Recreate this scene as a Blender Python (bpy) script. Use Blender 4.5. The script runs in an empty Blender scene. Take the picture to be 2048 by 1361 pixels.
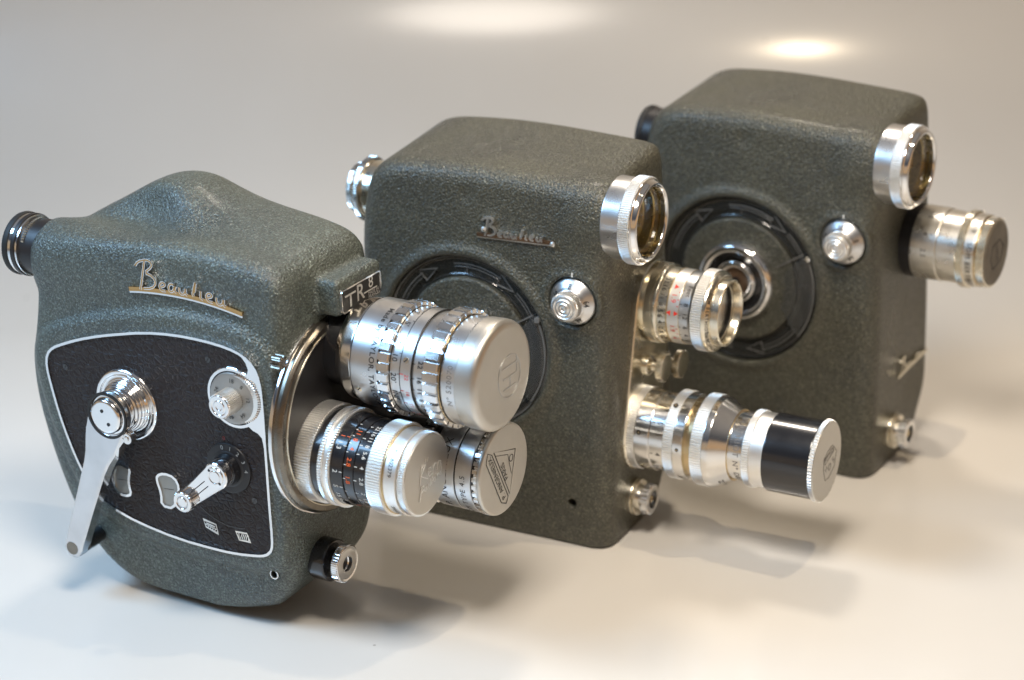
import bpy, bmesh, math, random
import numpy as np
from mathutils import Vector, Matrix

S = 0.01                      # everything below is written in centimetres
SC = bpy.context.scene
COL = SC.collection
PI = math.pi
random.seed(4)

# ---------------------------------------------------------------- camera
TH, ROLL, HC = 0.387, -0.022, 42.4
cam = bpy.data.cameras.new("camera"); camo = bpy.data.objects.new("camera", cam); COL.objects.link(camo)
right = Vector((1, 0, 0)); fwd = Vector((0, math.cos(TH), -math.sin(TH))); up = right.cross(fwd)
R = Matrix((right, up, -fwd)).transposed()
camo.matrix_world = Matrix.Translation((0, 0, HC * S)) @ (R @ Matrix.Rotation(ROLL, 3, 'Z').transposed().transposed()).to_4x4()
cam.sensor_width = 36; cam.lens = 4700 / 2048 * 36
cam.clip_start = 0.02; cam.clip_end = 20
cam.dof.use_dof = True; cam.dof.focus_distance = 0.845; cam.dof.aperture_fstop = 8.2
SC.camera = camo

# ---------------------------------------------------------------- world and lamps
world = bpy.data.worlds.new("World"); SC.world = world; world.use_nodes = True
wn = world.node_tree.nodes; wl = world.node_tree.links
bg = wn['Background']; tc = wn.new('ShaderNodeTexCoord'); sx = wn.new('ShaderNodeSeparateXYZ')
wl.new(tc.outputs['Generated'], sx.inputs[0])
rp = wn.new('ShaderNodeValToRGB'); rp.color_ramp.interpolation = 'EASE'
el = rp.color_ramp.elements; el[0].position = 0.0; el[0].color = (.34, .23, .13, 1)
el[1].position = .22; el[1].color = (.30, .22, .15, 1)
e = el.new(.34); e.color = (.045, .05, .06, 1)
e = el.new(.8); e.color = (.15, .15, .155, 1)
wl.new(sx.outputs['Z'], rp.inputs[0])
mx = wn.new('ShaderNodeMixRGB'); mx.blend_type = 'MULTIPLY'; mx.inputs[0].default_value = 1
r2 = wn.new('ShaderNodeValToRGB'); r2.color_ramp.elements[0].color = (.88, .98, 1.12, 1); r2.color_ramp.elements[1].color = (1.2, 1.0, .78, 1)
ma = wn.new('ShaderNodeMapRange'); ma.inputs[1].default_value = -1; ma.inputs[2].default_value = 1
wl.new(sx.outputs['X'], ma.inputs[0]); wl.new(ma.outputs[0], r2.inputs[0])
wl.new(rp.outputs[0], mx.inputs[1]); wl.new(r2.outputs[0], mx.inputs[2]); wl.new(mx.outputs[0], bg.inputs[0])
bg.inputs[1].default_value = 1.48

def lamp(name, loc, target, sx_, sy_, power, color, shape='RECTANGLE', spread=180):
    l = bpy.data.lights.new(name, 'AREA'); l.shape = shape; l.size = sx_ * S; l.size_y = sy_ * S
    l.spread = math.radians(spread); l.energy = power; l.color = color
    o = bpy.data.objects.new(name, l); COL.objects.link(o)
    o.location = Vector(loc) * S
    o.rotation_euler = (Vector(target) - Vector(loc)).to_track_quat('-Z', 'Y').to_euler()
    return o
lamp('ceiling_lamp', (-1, 55, 62), (6, 76, 0), 18, 18, 1.3, (1, .90, .78), 'DISK', 115)
lamp('window_light', (-60, 70, 60), (-26, 70, 0), 34, 28, 2.15, (.38, .66, 1), spread=105)
lamp('warm_lamp', (25, 76, 64), (16, 94, 0), 2.4, 1.2, .60, (1, .82, .58), spread=140)
lamp('rear_lamp', (4, 132, 92), (6, 76, 0), 14, 14, .78, (1, .89, .76), 'DISK', 90)
SC.view_settings.view_transform = 'Standard'; SC.view_settings.look = 'None'
SC.view_settings.exposure = 0; SC.view_settings.gamma = 1

# ---------------------------------------------------------------- materials
def new_mat(name):
    m = bpy.data.materials.new(name); m.use_nodes = True
    nt = m.node_tree; b = nt.nodes['Principled BSDF']
    return m, nt, b
def simple(name, col, rough=.4, metal=0., coat=0., spec=.5, bump=0, bscale=600, rvar=0., cvar=0., stretch=None):
    m, nt, b = new_mat(name)
    b.inputs['Base Color'].default_value = (*col, 1); b.inputs['Roughness'].default_value = rough
    b.inputs['Metallic'].default_value = metal; b.inputs['Coat Weight'].default_value = coat
    b.inputs['Specular IOR Level'].default_value = spec
    if bump or rvar or cvar:
        t = nt.nodes.new('ShaderNodeTexCoord'); n = nt.nodes.new('ShaderNodeTexNoise')
        n.inputs['Scale'].default_value = bscale; n.inputs['Detail'].default_value = 4
        if stretch:
            mp = nt.nodes.new('ShaderNodeMapping'); mp.inputs['Scale'].default_value = stretch
            nt.links.new(t.outputs['Object'], mp.inputs[0]); nt.links.new(mp.outputs[0], n.inputs[0])
        else: nt.links.new(t.outputs['Object'], n.inputs[0])
        if bump:
            bp = nt.nodes.new('ShaderNodeBump'); bp.inputs['Strength'].default_value = .5; bp.inputs['Distance'].default_value = bump * S
            nt.links.new(n.outputs[0], bp.inputs['Height']); nt.links.new(bp.outputs[0], b.inputs['Normal'])
        n2 = nt.nodes.new('ShaderNodeTexNoise'); n2.inputs['Scale'].default_value = 110; n2.inputs['Detail'].default_value = 6
        nt.links.new(t.outputs['Object'], n2.inputs[0])
        if rvar:
            mr = nt.nodes.new('ShaderNodeMapRange'); mr.inputs[1].default_value = .3; mr.inputs[2].default_value = .7
            mr.inputs[3].default_value = rough - rvar; mr.inputs[4].default_value = rough + rvar
            nt.links.new(n2.outputs[0], mr.inputs[0]); nt.links.new(mr.outputs[0], b.inputs['Roughness'])
        if cvar:
            cr = nt.nodes.new('ShaderNodeValToRGB')
            cr.color_ramp.elements[0].position = .3; cr.color_ramp.elements[1].position = .7
            cr.color_ramp.elements[0].color = (*[c * (1 - cvar) for c in col], 1)
            cr.color_ramp.elements[1].color = (*[min(1, c * (1 + cvar)) for c in col], 1)
            nt.links.new(n2.outputs[0], cr.inputs[0]); nt.links.new(cr.outputs[0], b.inputs['Base Color'])
    return m

def hammered(name, c1, c2, dist=.046, rough=.34):
    m, nt, b = new_mat(name); N = nt.nodes; L = nt.links
    t = N.new('ShaderNodeTexCoord')
    n = N.new('ShaderNodeTexNoise'); n.inputs['Scale'].default_value = 1250; n.inputs['Detail'].default_value = 2.5; n.inputs['Roughness'].default_value = .55
    n.inputs['Distortion'].default_value = .6
    L.new(t.outputs['Object'], n.inputs[0])
    v = N.new('ShaderNodeTexVoronoi'); v.inputs['Scale'].default_value = 1150; v.feature = 'SMOOTH_F1'; v.inputs['Smoothness'].default_value = .6
    L.new(t.outputs['Object'], v.inputs[0])
    add = N.new('ShaderNodeMath'); add.operation = 'ADD'
    mul = N.new('ShaderNodeMath'); mul.operation = 'MULTIPLY'; mul.inputs[1].default_value = .8
    L.new(v.outputs['Distance'], mul.inputs[0]); L.new(n.outputs[0], add.inputs[0]); L.new(mul.outputs[0], add.inputs[1])
    bp = N.new('ShaderNodeBump'); bp.inputs['Strength'].default_value = 1.0; bp.inputs['Distance'].default_value = dist * S
    L.new(add.outputs[0], bp.inputs['Height']); L.new(bp.outputs[0], b.inputs['Normal'])
    cr = N.new('ShaderNodeValToRGB'); cr.color_ramp.elements[0].position = .38; cr.color_ramp.elements[1].position = .68
    cr.color_ramp.elements[0].color = (*c1, 1); cr.color_ramp.elements[1].color = (*c2, 1)
    L.new(n.outputs[0], cr.inputs[0])
    n3 = N.new('ShaderNodeTexNoise'); n3.inputs['Scale'].default_value = 30; n3.inputs['Detail'].default_value = 5
    L.new(t.outputs['Object'], n3.inputs[0])
    c3 = N.new('ShaderNodeValToRGB'); c3.color_ramp.elements[0].color = (.82, .85, .9, 1); c3.color_ramp.elements[1].color = (1.1, 1.08, 1.0, 1)
    c3.color_ramp.elements[0].position = .35; c3.color_ramp.elements[1].position = .65
    L.new(n3.outputs[0], c3.inputs[0])
    mm = N.new('ShaderNodeMixRGB'); mm.blend_type = 'MULTIPLY'; mm.inputs[0].default_value = 1
    L.new(cr.outputs[0], mm.inputs[1]); L.new(c3.outputs[0], mm.inputs[2])
    # metal flakes in the hammered finish
    vf = N.new('ShaderNodeTexVoronoi'); vf.inputs['Scale'].default_value = 1900; L.new(t.outputs['Object'], vf.inputs[0])
    sp = N.new('ShaderNodeSeparateColor'); L.new(vf.outputs['Color'], sp.inputs[0])
    fm = N.new('ShaderNodeMapRange'); fm.inputs[1].default_value = .70; fm.inputs[2].default_value = .95; fm.inputs[3].default_value = 0; fm.inputs[4].default_value = .42
    L.new(sp.outputs[0], fm.inputs[0])
    fx = N.new('ShaderNodeMixRGB'); L.new(fm.outputs[0], fx.inputs[0]); L.new(mm.outputs[0], fx.inputs[1]); fx.inputs[2].default_value = (c2[0] * 3.6, c2[1] * 3.6, c2[2] * 3.6, 1)
    L.new(fx.outputs[0], b.inputs['Base Color']); L.new(fm.outputs[0], b.inputs['Metallic'])
    rr_ = N.new('ShaderNodeMapRange'); rr_.inputs[1].default_value = .35; rr_.inputs[2].default_value = .68; rr_.inputs[3].default_value = rough - .07; rr_.inputs[4].default_value = rough + .10
    L.new(n3.outputs[0], rr_.inputs[0]); L.new(rr_.outputs[0], b.inputs['Roughness']); b.inputs['Specular IOR Level'].default_value = .6
    b.inputs['Coat Weight'].default_value = .08; b.inputs['Coat Roughness'].default_value = .2
    return m

M = {}
M['paint_green'] = hammered('green_hammered_paint', (.046, .056, .050), (.096, .113, .102))
M['paint_olive'] = hammered('olive_hammered_paint', (.040, .040, .030), (.086, .085, .065))
M['satin'] = simple('satin_aluminium', (.68, .685, .69), .31, 1, rvar=.04, cvar=.025)
M['satin_flat'] = simple('matt_aluminium', (.58, .565, .53), .40, 1, bump=.0012, bscale=5000, rvar=.04, cvar=.04)
M['bright'] = simple('white_aluminium', (.90, .89, .86), .40, 1, rvar=.05, cvar=.03)
M['chrome'] = simple('chrome', (.84, .84, .84), .08, 1, rvar=.04, cvar=.03)
M['steel'] = simple('polished_steel', (.80, .79, .77), .16, 1, rvar=.05, cvar=.05)
M['dark_steel'] = simple('dark_steel', (.22, .20, .17), .28, 1, rvar=.06, cvar=.2)
M['arm_chrome'] = simple('worn_chrome', (.64, .65, .67), .18, 1, bump=.0012, bscale=700, stretch=(6, 1, 1), rvar=.07, cvar=.08)
M['dial_grey'] = simple('grey_dial_metal', (.40, .39, .37), .5, .9, rvar=.08, cvar=.08)
M['grip'] = simple('fine_turned_aluminium', (.80, .80, .80), .20, 1, rvar=.05, cvar=.05)
M['satin_warm'] = simple('satin_warm_aluminium', (.80, .775, .72), .30, 1, rvar=.06, cvar=.06)
M['nickel'] = simple('warm_nickel', (.80, .75, .63), .24, 1, rvar=.05, cvar=.04)
M['brass'] = simple('stained_brass', (.56, .44, .26), .30, 1, rvar=.08, cvar=.25)
M['amber'] = simple('amber_inner_wall', (.58, .46, .22), .26, 1, rvar=.08, cvar=.4)
M['black_metal'] = simple('black_anodised_metal', (.012, .012, .014), .22, 0, coat=.6, rvar=.05)
M['black_matt'] = simple('black_matt_metal', (.014, .013, .014), .42, 0, rvar=.05)
M['plastic'] = simple('dark_clear_plastic', (.012, .013, .014), .07, 0, coat=1, rvar=.03)
M['plastic_edge'] = simple('plastic_relief', (.17, .17, .165), .12, 0, coat=1)
M['ink'] = simple('black_ink', (.012, .012, .012), .5)
M['grey_ink'] = simple('grey_engraving', (.18, .17, .16), .5)
M['white_ink'] = simple('white_ink', (.82, .81, .76), .5)
M['grey_white'] = simple('dull_white_ink', (.42, .41, .38), .5)
M['red_ink'] = simple('red_ink', (.75, .05, .03), .5)
M['orange_ink'] = simple('orange_ink', (.85, .13, .02), .5)
M['tan'] = simple('tan_reflection_metal', (.60, .36, .15), .22, 1, rvar=.05, cvar=.1)  # tan paints a warm room reflection onto the flat chrome of the badge
M['rust'] = simple('rusty_metal', (.13, .075, .04), .45, .4, cvar=.4)
M['rubber'] = simple('black_rubber', (.010, .010, .010), .6)
M['inner_black'] = simple('dark_inner', (.006, .006, .007), .35)
m_, nt_, b_ = new_mat('smoky_clear_plastic'); b_.inputs['Base Color'].default_value = (.58, .60, .60, 1); b_.inputs['Transmission Weight'].default_value = .92; b_.inputs['Roughness'].default_value = .05; M['smoky'] = m_
m_, nt_, b_ = new_mat('dark_clear_ring'); b_.inputs['Base Color'].default_value = (.16, .165, .16, 1); b_.inputs['Transmission Weight'].default_value = .85; b_.inputs['Roughness'].default_value = .05; b_.inputs['Coat Weight'].default_value = .6; b_.inputs['Coat Roughness'].default_value = .03; M['ring_plastic'] = m_
M['window_grey'] = simple('window_grey', (.30, .30, .28), .25, .4)
M['brown_cap'] = simple('brown_cap_face', (.17, .15, .12), .5, .3, cvar=.2)
M['wood_red'] = simple('brown_cup', (.10, .06, .035), .3, 0, coat=.4, cvar=.3)

def glass(name, tint=(1, 1, 1)):
    m, nt, b = new_mat(name)
    b.inputs['Base Color'].default_value = (*tint, 1); b.inputs['Roughness'].default_value = .02
    b.inputs['Transmission Weight'].default_value = 1; b.inputs['IOR'].default_value = 1.14
    return m
M['glass'] = glass('viewfinder_glass', (.93, .92, .80))

def leather():
    m, nt, b = new_mat('black_leather'); N = nt.nodes; L = nt.links
    t = N.new('ShaderNodeTexCoord')
    nz = N.new('ShaderNodeTexNoise'); nz.inputs['Scale'].default_value = 120; nz.inputs['Detail'].default_value = 3
    L.new(t.outputs['Object'], nz.inputs[0])
    mv = N.new('ShaderNodeMixRGB'); mv.blend_type = 'LINEAR_LIGHT'; mv.inputs[0].default_value = .0016
    L.new(t.outputs['Object'], mv.inputs[1]); L.new(nz.outputs['Color'], mv.inputs[2])
    mp = N.new('ShaderNodeMapping'); mp.inputs['Scale'].default_value = (1, 1, 1.25); L.new(mv.outputs[0], mp.inputs[0])
    v = N.new('ShaderNodeTexVoronoi'); v.feature = 'DISTANCE_TO_EDGE'; v.inputs['Scale'].default_value = 370; L.new(mp.outputs[0], v.inputs[0])
    v2 = N.new('ShaderNodeTexVoronoi'); v2.feature = 'DISTANCE_TO_EDGE'; v2.inputs['Scale'].default_value = 800; L.new(mp.outputs[0], v2.inputs[0])
    mr = N.new('ShaderNodeMapRange'); mr.inputs[1].default_value = 0; mr.inputs[2].default_value = .22; L.new(v.outputs[0], mr.inputs[0])
    m2 = N.new('ShaderNodeMath'); m2.operation = 'MULTIPLY'; m2.inputs[1].default_value = .7; L.new(v2.outputs[0], m2.inputs[0])
    ad = N.new('ShaderNodeMath'); L.new(mr.outputs[0], ad.inputs[0]); L.new(m2.outputs[0], ad.inputs[1])
    bp = N.new('ShaderNodeBump'); bp.inputs['Strength'].default_value = .9; bp.inputs['Distance'].default_value = .032 * S
    L.new(ad.outputs[0], bp.inputs['Height']); L.new(bp.outputs[0], b.inputs['Normal'])
    b.inputs['Base Color'].default_value = (.018, .013, .013, 1); b.inputs['Roughness'].default_value = .46
    b.inputs['Specular IOR Level'].default_value = .35
    return m
M['leather'] = leather()

def sheet_mat():
    m, nt, b = new_mat('glossy_white_sheet'); N = nt.nodes; L = nt.links
    t = N.new('ShaderNodeTexCoord')
    n = N.new('ShaderNodeTexNoise'); n.inputs['Scale'].default_value = 6; n.inputs['Detail'].default_value = 4; L.new(t.outputs['Object'], n.inputs[0])
    cr = N.new('ShaderNodeValToRGB'); cr.color_ramp.elements[0].color = (.70, .665, .61, 1); cr.color_ramp.elements[1].color = (.74, .705, .65, 1)
    cr.color_ramp.elements[0].position = .35; cr.color_ramp.elements[1].position = .65
    L.new(n.outputs[0], cr.inputs[0])
    # rare dust specks and faint smudges
    v = N.new('ShaderNodeTexVoronoi'); v.inputs['Scale'].default_value = 42; L.new(t.outputs['Object'], v.inputs[0])
    lt = N.new('ShaderNodeMath'); lt.operation = 'LESS_THAN'; lt.inputs[1].default_value = .034; L.new(v.outputs['Distance'], lt.inputs[0])
    sep = N.new('ShaderNodeSeparateColor'); L.new(v.outputs['Color'], sep.inputs[0])
    gt = N.new('ShaderNodeMath'); gt.operation = 'GREATER_THAN'; gt.inputs[1].default_value = .72; L.new(sep.outputs[0], gt.inputs[0])
    mu = N.new('ShaderNodeMath'); mu.operation = 'MULTIPLY'; L.new(lt.outputs[0], mu.inputs[0]); L.new(gt.outputs[0], mu.inputs[1])
    m3 = N.new('ShaderNodeMath'); m3.operation = 'MULTIPLY'; m3.inputs[1].default_value = .55; L.new(mu.outputs[0], m3.inputs[0])
    mx = N.new('ShaderNodeMixRGB'); L.new(m3.outputs[0], mx.inputs[0]); L.new(cr.outputs[0], mx.inputs[1]); mx.inputs[2].default_value = (.25, .2, .16, 1)
    L.new(mx.outputs[0], b.inputs['Base Color'])
    b.inputs['Roughness'].default_value = .40; b.inputs['Specular IOR Level'].default_value = .4; b.inputs['Coat Weight'].default_value = .6; b.inputs['Coat Roughness'].default_value = .15
    n2 = N.new('ShaderNodeTexNoise'); n2.inputs['Scale'].default_value = 13; n2.inputs['Detail'].default_value = 2; L.new(t.outputs['Object'], n2.inputs[0])
    bp = N.new('ShaderNodeBump'); bp.inputs['Strength'].default_value = .45; bp.inputs['Distance'].default_value = .11 * S
    L.new(n2.outputs[0], bp.inputs['Height']); L.new(bp.outputs[0], b.inputs['Normal'])
    return m
M['sheet'] = sheet_mat()

# ---------------------------------------------------------------- mesh helpers
class Part:
    """a part whose first mesh carries the part's name and parents the pieces that follow"""
    def __init__(s, name, parent, label=None): s.name, s.parent, s.label, s.ob = name, parent, label, None
def attach(o, parent):
    if parent is None: return
    if isinstance(parent, Part):
        if parent.ob is None:
            o.name = parent.name; parent.ob = o; o.parent = parent.parent
            if parent.label: o['label'] = parent.label
            return
        parent = parent.ob
    if parent.parent is not None and parent.parent.parent is not None: parent = parent.parent   # thing > part > sub-part, no deeper
    o.parent = parent

def mk(name, verts, faces, mat, parent=None, smooth=True, angle=32, recalc=True):
    me = bpy.data.meshes.new(name)
    me.from_pydata([(v[0] * S, v[1] * S, v[2] * S) for v in verts], [], faces)
    if recalc:
        bm = bmesh.new(); bm.from_mesh(me); bmesh.ops.remove_doubles(bm, verts=bm.verts, dist=1e-7)
        bmesh.ops.recalc_face_normals(bm, faces=bm.faces); bm.to_mesh(me); bm.free()
    me.materials.append(M[mat] if isinstance(mat, str) else mat)
    if smooth:
        me.polygons.foreach_set('use_smooth', [True] * len(me.polygons))
        if angle: me.set_sharp_from_angle(angle=math.radians(angle))
    o = bpy.data.objects.new(name, me); COL.objects.link(o)
    attach(o, parent)
    return o

class MB:
    def __init__(s): s.v = []; s.f = []
    def add(s, v, f):
        k = len(s.v); s.v += [tuple(p) for p in v]; s.f += [tuple(i + k for i in q) for q in f]; return s
    def build(s, name, mat, parent=None, **k): return mk(name, s.v, s.f, mat, parent, **k)

def frame(axis, o):
    """maps (height along axis, radial a, radial b) to local coordinates"""
    if axis == 'x': return lambda h, a, b: (o[0] + h, o[1] + a, o[2] + b)
    if axis == '-x': return lambda h, a, b: (o[0] - h, o[1] + a, o[2] + b)
    if axis == '-y': return lambda h, a, b: (o[0] + a, o[1] - h, o[2] + b)
    raise ValueError(axis)

def lathe_vf(prof, axis, o, segs=96, closed=False, teeth=0, depth=.05, pat=(1, 1, 0, 0), kmin=1e9, skew=0):
    F = frame(axis, o); v = []; f = []
    if teeth: segs = teeth * len(pat)
    idx = []
    for h, r in prof:
        if r < 1e-6: v.append(F(h, 0, 0)); idx.append(None if False else [len(v) - 1] * segs); continue
        row = []
        for i in range(segs):
            a = 2 * PI * i / segs; rr = r
            if teeth and r >= kmin: rr = r - depth * (1 - pat[i % len(pat)])
            v.append(F(h, rr * math.cos(a), rr * math.sin(a))); row.append(len(v) - 1)
        idx.append(row)
    n = len(prof); rng = range(n if closed else n - 1)
    for k in rng:
        A, B = idx[k], idx[(k + 1) % n]
        for i in range(segs):
            j = (i + 1) % segs; q = [A[i], A[j], B[j], B[i]]; u = []
            for x in q:
                if x not in u: u.append(x)
            if len(u) > 2: f.append(tuple(u))
    return v, f

def chamf(prof, b=.03, closed=False):
    """round the corners of a profile"""
    out = []; n = len(prof)
    for i, p in enumerate(prof):
        if (not closed and i in (0, n - 1)) or p[1] < 1e-6: out.append(p); continue
        a = Vector(prof[i - 1]); q = Vector(p); c = Vector(prof[(i + 1) % n])
        d1 = (a - q); d2 = (c - q)
        if d1.length < 1e-6 or d2.length < 1e-6: out.append(p); continue
        bb = min(b, d1.length * .45, d2.length * .45)
        s = q + d1.normalized() * bb; e_ = q + d2.normalized() * bb
        mid = (s + e_) * .25 + q * .5
        s2 = q + d1.normalized() * min(bb * 1.7, d1.length * .49); e2 = q + d2.normalized() * min(bb * 1.7, d2.length * .49)
        out += [tuple(s2), tuple(s), tuple(mid), tuple(e_), tuple(e2)]
    return out

def lathe(name, prof, o, mat, parent, axis='x', b=.025, **k):
    cl = k.get('closed', False)
    v, f = lathe_vf(chamf(prof, b, cl), axis, o, **k)
    return mk(name, v, f, mat, parent)

def drum(name, x0, x1, r, o, mat, parent, axis='x', ri=0, b=.025, **k):
    """a solid or hollow cylinder between x0 and x1"""
    if ri: return lathe(name, [(x0, ri), (x0, r), (x1, r), (x1, ri)], o, mat, parent, axis, b, closed=True, **k)
    return lathe(name, [(x0, 0), (x0, r), (x1, r), (x1, 0)], o, mat, parent, axis, b, **k)

def flutes(name, x0, x1, r, o, mat, parent, teeth, gap=.32, depth=.15, b=.03):
    """a grip ring of flat-topped teeth"""
    F = frame('x', o); V = []; f = []; pitch = 2 * PI / teeth; w = pitch * (1 - gap) / 2
    hs = [(x0, 1), (x0 + b, 0), (x1 - b, 0), (x1, 1)]
    for h, e_ in hs:
        for i in range(teeth):
            c = i * pitch
            for a, rr in ((c - w, r), (c - w * .33, r * math.cos(w) / math.cos(w * .33)), (c + w * .33, r * math.cos(w) / math.cos(w * .33)), (c + w, r), (c + w * 1.12, r - depth), (c + pitch - w * 1.12, r - depth)):
                q = rr - (e_ * b if rr > r - depth + .001 else 0); V.append(F(h, q * math.cos(a), q * math.sin(a)))
    n = teeth * 6
    for k in range(3):
        for i in range(n): j = (i + 1) % n; f.append((k * n + i, k * n + j, (k + 1) * n + j, (k + 1) * n + i))
    f += [tuple(range(n)), tuple(range(3 * n, 4 * n))]
    return mk(name, V, f, mat, parent, angle=4)

def knurl(name, x0, x1, r, o, mat, parent, teeth, axis='x', depth=.045, ri=0, pat=(1, .9, 0, 0), b=.03):
    depth *= 1.35
    p = [(x0, ri), (x0, r - depth - .02), (x0 + b, r), (x1 - b, r), (x1, r - depth - .02), (x1, ri)]
    v, f = lathe_vf(p, axis, o, closed=ri > 0, teeth=teeth, depth=depth, kmin=r - .001, pat=pat)
    return mk(name, v, f, mat, parent, angle=28)

# flat text to meshes, cached
_tc = {}
def text2d(s, size=1., off=0., spacing=1.):
    key = (s, off, spacing)
    if key not in _tc:
        cu = bpy.data.curves.new('t', 'FONT'); cu.body = s; cu.size = 1; cu.align_x = 'CENTER'; cu.align_y = 'CENTER'
        cu.offset = off; cu.space_character = spacing; cu.resolution_u = 3
        ob = bpy.data.objects.new('t', cu); COL.objects.link(ob)
        dg = bpy.context.evaluated_depsgraph_get(); me = bpy.data.meshes.new_from_object(ob.evaluated_get(dg))
        _tc[key] = ([(v.co.x, v.co.y) for v in me.vertices], [tuple(p.vertices) for p in me.polygons])
        bpy.data.objects.remove(ob); bpy.data.curves.remove(cu); bpy.data.meshes.remove(me)
    v, f = _tc[key]
    return [(x * size, y * size) for x, y in v], f

def wrap(mb, s, o, x, r, ang, size=.3, cw=True, lift=.008, off=0., spacing=1.05, axis='x'):
    """text round a barrel: centre at height x and angle ang (degrees; 90 = top, 180 = the side)"""
    v, f = text2d(s, size, off, spacing); rr = r + lift; out = []
    F = frame(axis, o)
    for px, py in v:
        if cw: a = math.radians(ang) + px / rr; h = x + py
        else: a = math.radians(ang) - px / rr; h = x - py
        out.append(F(h, rr * math.cos(a), rr * math.sin(a)))
    mb.add(out, f)

def tick(mb, o, x0, x1, r, ang, w=.025, axis='x'):
    F = frame(axis, o); rr = r + .007; a0 = math.radians(ang) - w / 2 / rr; a1 = math.radians(ang) + w / 2 / rr
    mb.add([F(x, rr * math.cos(a), rr * math.sin(a)) for x, a in ((x0, a0), (x1, a0), (x1, a1), (x0, a1))], [(0, 1, 2, 3)])

def face_map(plane, c, o2, rot=0, size=1.):
    """2D art on a plane: 'x' faces +x (right=+y), '-y' faces the side (right=+x)"""
    ca, sa = math.cos(math.radians(rot)), math.sin(math.radians(rot))
    def F(u, v, lift=0.):
        u, v = (u * ca - v * sa) * size + o2[0], (u * sa + v * ca) * size + o2[1]
        return (c + lift, u, v) if plane == 'x' else (u, c - lift, v)
    return F
def ftext(mb, s, F, size, at=(0, 0), lift=.01, off=0., spacing=1.):
    v, f = text2d(s, size, off, spacing); mb.add([F(x + at[0], y + at[1], lift) for x, y in v], f)

def stroke(mb, pts, w, F, h0=0., h1=.02, closed=False):
    """a raised strip of width w following a 2D polyline"""
    n = len(pts); P2 = [Vector(p) for p in pts]; V = []
    for i in range(n):
        a = P2[i - 1] if (i > 0 or closed) else P2[i]; c = P2[(i + 1) % n] if (i < n - 1 or closed) else P2[i]
        d = c - a
        if d.length < 1e-9: d = Vector((1, 0))
        d.normalize(); nn = Vector((-d.y, d.x)) * w / 2
        if 0 < i < n - 1 or closed:
            d1 = (P2[i] - a).normalized(); cs = max(.5, abs(Vector((-d1.y, d1.x)).dot(nn.normalized()))); nn = nn / cs
        for s_, h in ((1, h0), (1, h1), (-1, h1), (-1, h0)):
            q = P2[i] + nn * s_; V.append(F(q.x, q.y, h))
    f = []
    for i in range(n if closed else n - 1):
        a = 4 * i; b = 4 * ((i + 1) % n)
        for k in range(4): f.append((a + k, b + k, b + (k + 1) % 4, a + (k + 1) % 4))
    if not closed: f += [(0, 1, 2, 3), (4 * n - 1, 4 * n - 2, 4 * n - 3, 4 * n - 4)]
    mb.add(V, f)

def arc(cx, cy, r, a0, a1, n=12):
    return [(cx + r * math.cos(math.radians(a0 + (a1 - a0) * i / n)), cy + r * math.sin(math.radians(a0 + (a1 - a0) * i / n))) for i in range(n + 1)]

def prism(name, poly, F, h0, h1, mat, parent, b=.03):
    """a plate of the given outline between two heights, its upper edge bevelled"""
    n = len(poly); P2 = [Vector(p) for p in poly]
    area = sum(P2[i].x * P2[(i + 1) % n].y - P2[(i + 1) % n].x * P2[i].y for i in range(n))
    if area < 0: P2.reverse()
    inn = []
    for i in range(n):
        d1 = (P2[i] - P2[i - 1]).normalized(); d2 = (P2[(i + 1) % n] - P2[i]).normalized()
        nn = Vector((-(d1 + d2).y, (d1 + d2).x)); nn = nn.normalized() if nn.length > 1e-6 else Vector((-d1.y, d1.x))
        inn.append(P2[i] + nn * b)
    V = [F(p.x, p.y, h0) for p in P2] + [F(p.x, p.y, h1 - b) for p in P2] + [F(p.x, p.y, h1) for p in inn]
    f = [tuple(range(n)), tuple(range(2 * n, 3 * n))]
    for k in (0, 1):
        for i in range(n):
            j = (i + 1) % n; f.append((k * n + i, k * n + j, (k + 1) * n + j, (k + 1) * n + i))
    return mk(name, V, f, mat, parent, angle=40)

def chaikin(pts, it=2, closed=True):
    for _ in range(it):
        out = []; n = len(pts)
        for i in range(n if closed else n - 1):
            a = pts[i]; b = pts[(i + 1) % n]
            out += [(a[0] * .75 + b[0] * .25, a[1] * .75 + b[1] * .25), (a[0] * .25 + b[0] * .75, a[1] * .25 + b[1] * .75)]
        pts = out
    return pts

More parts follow.
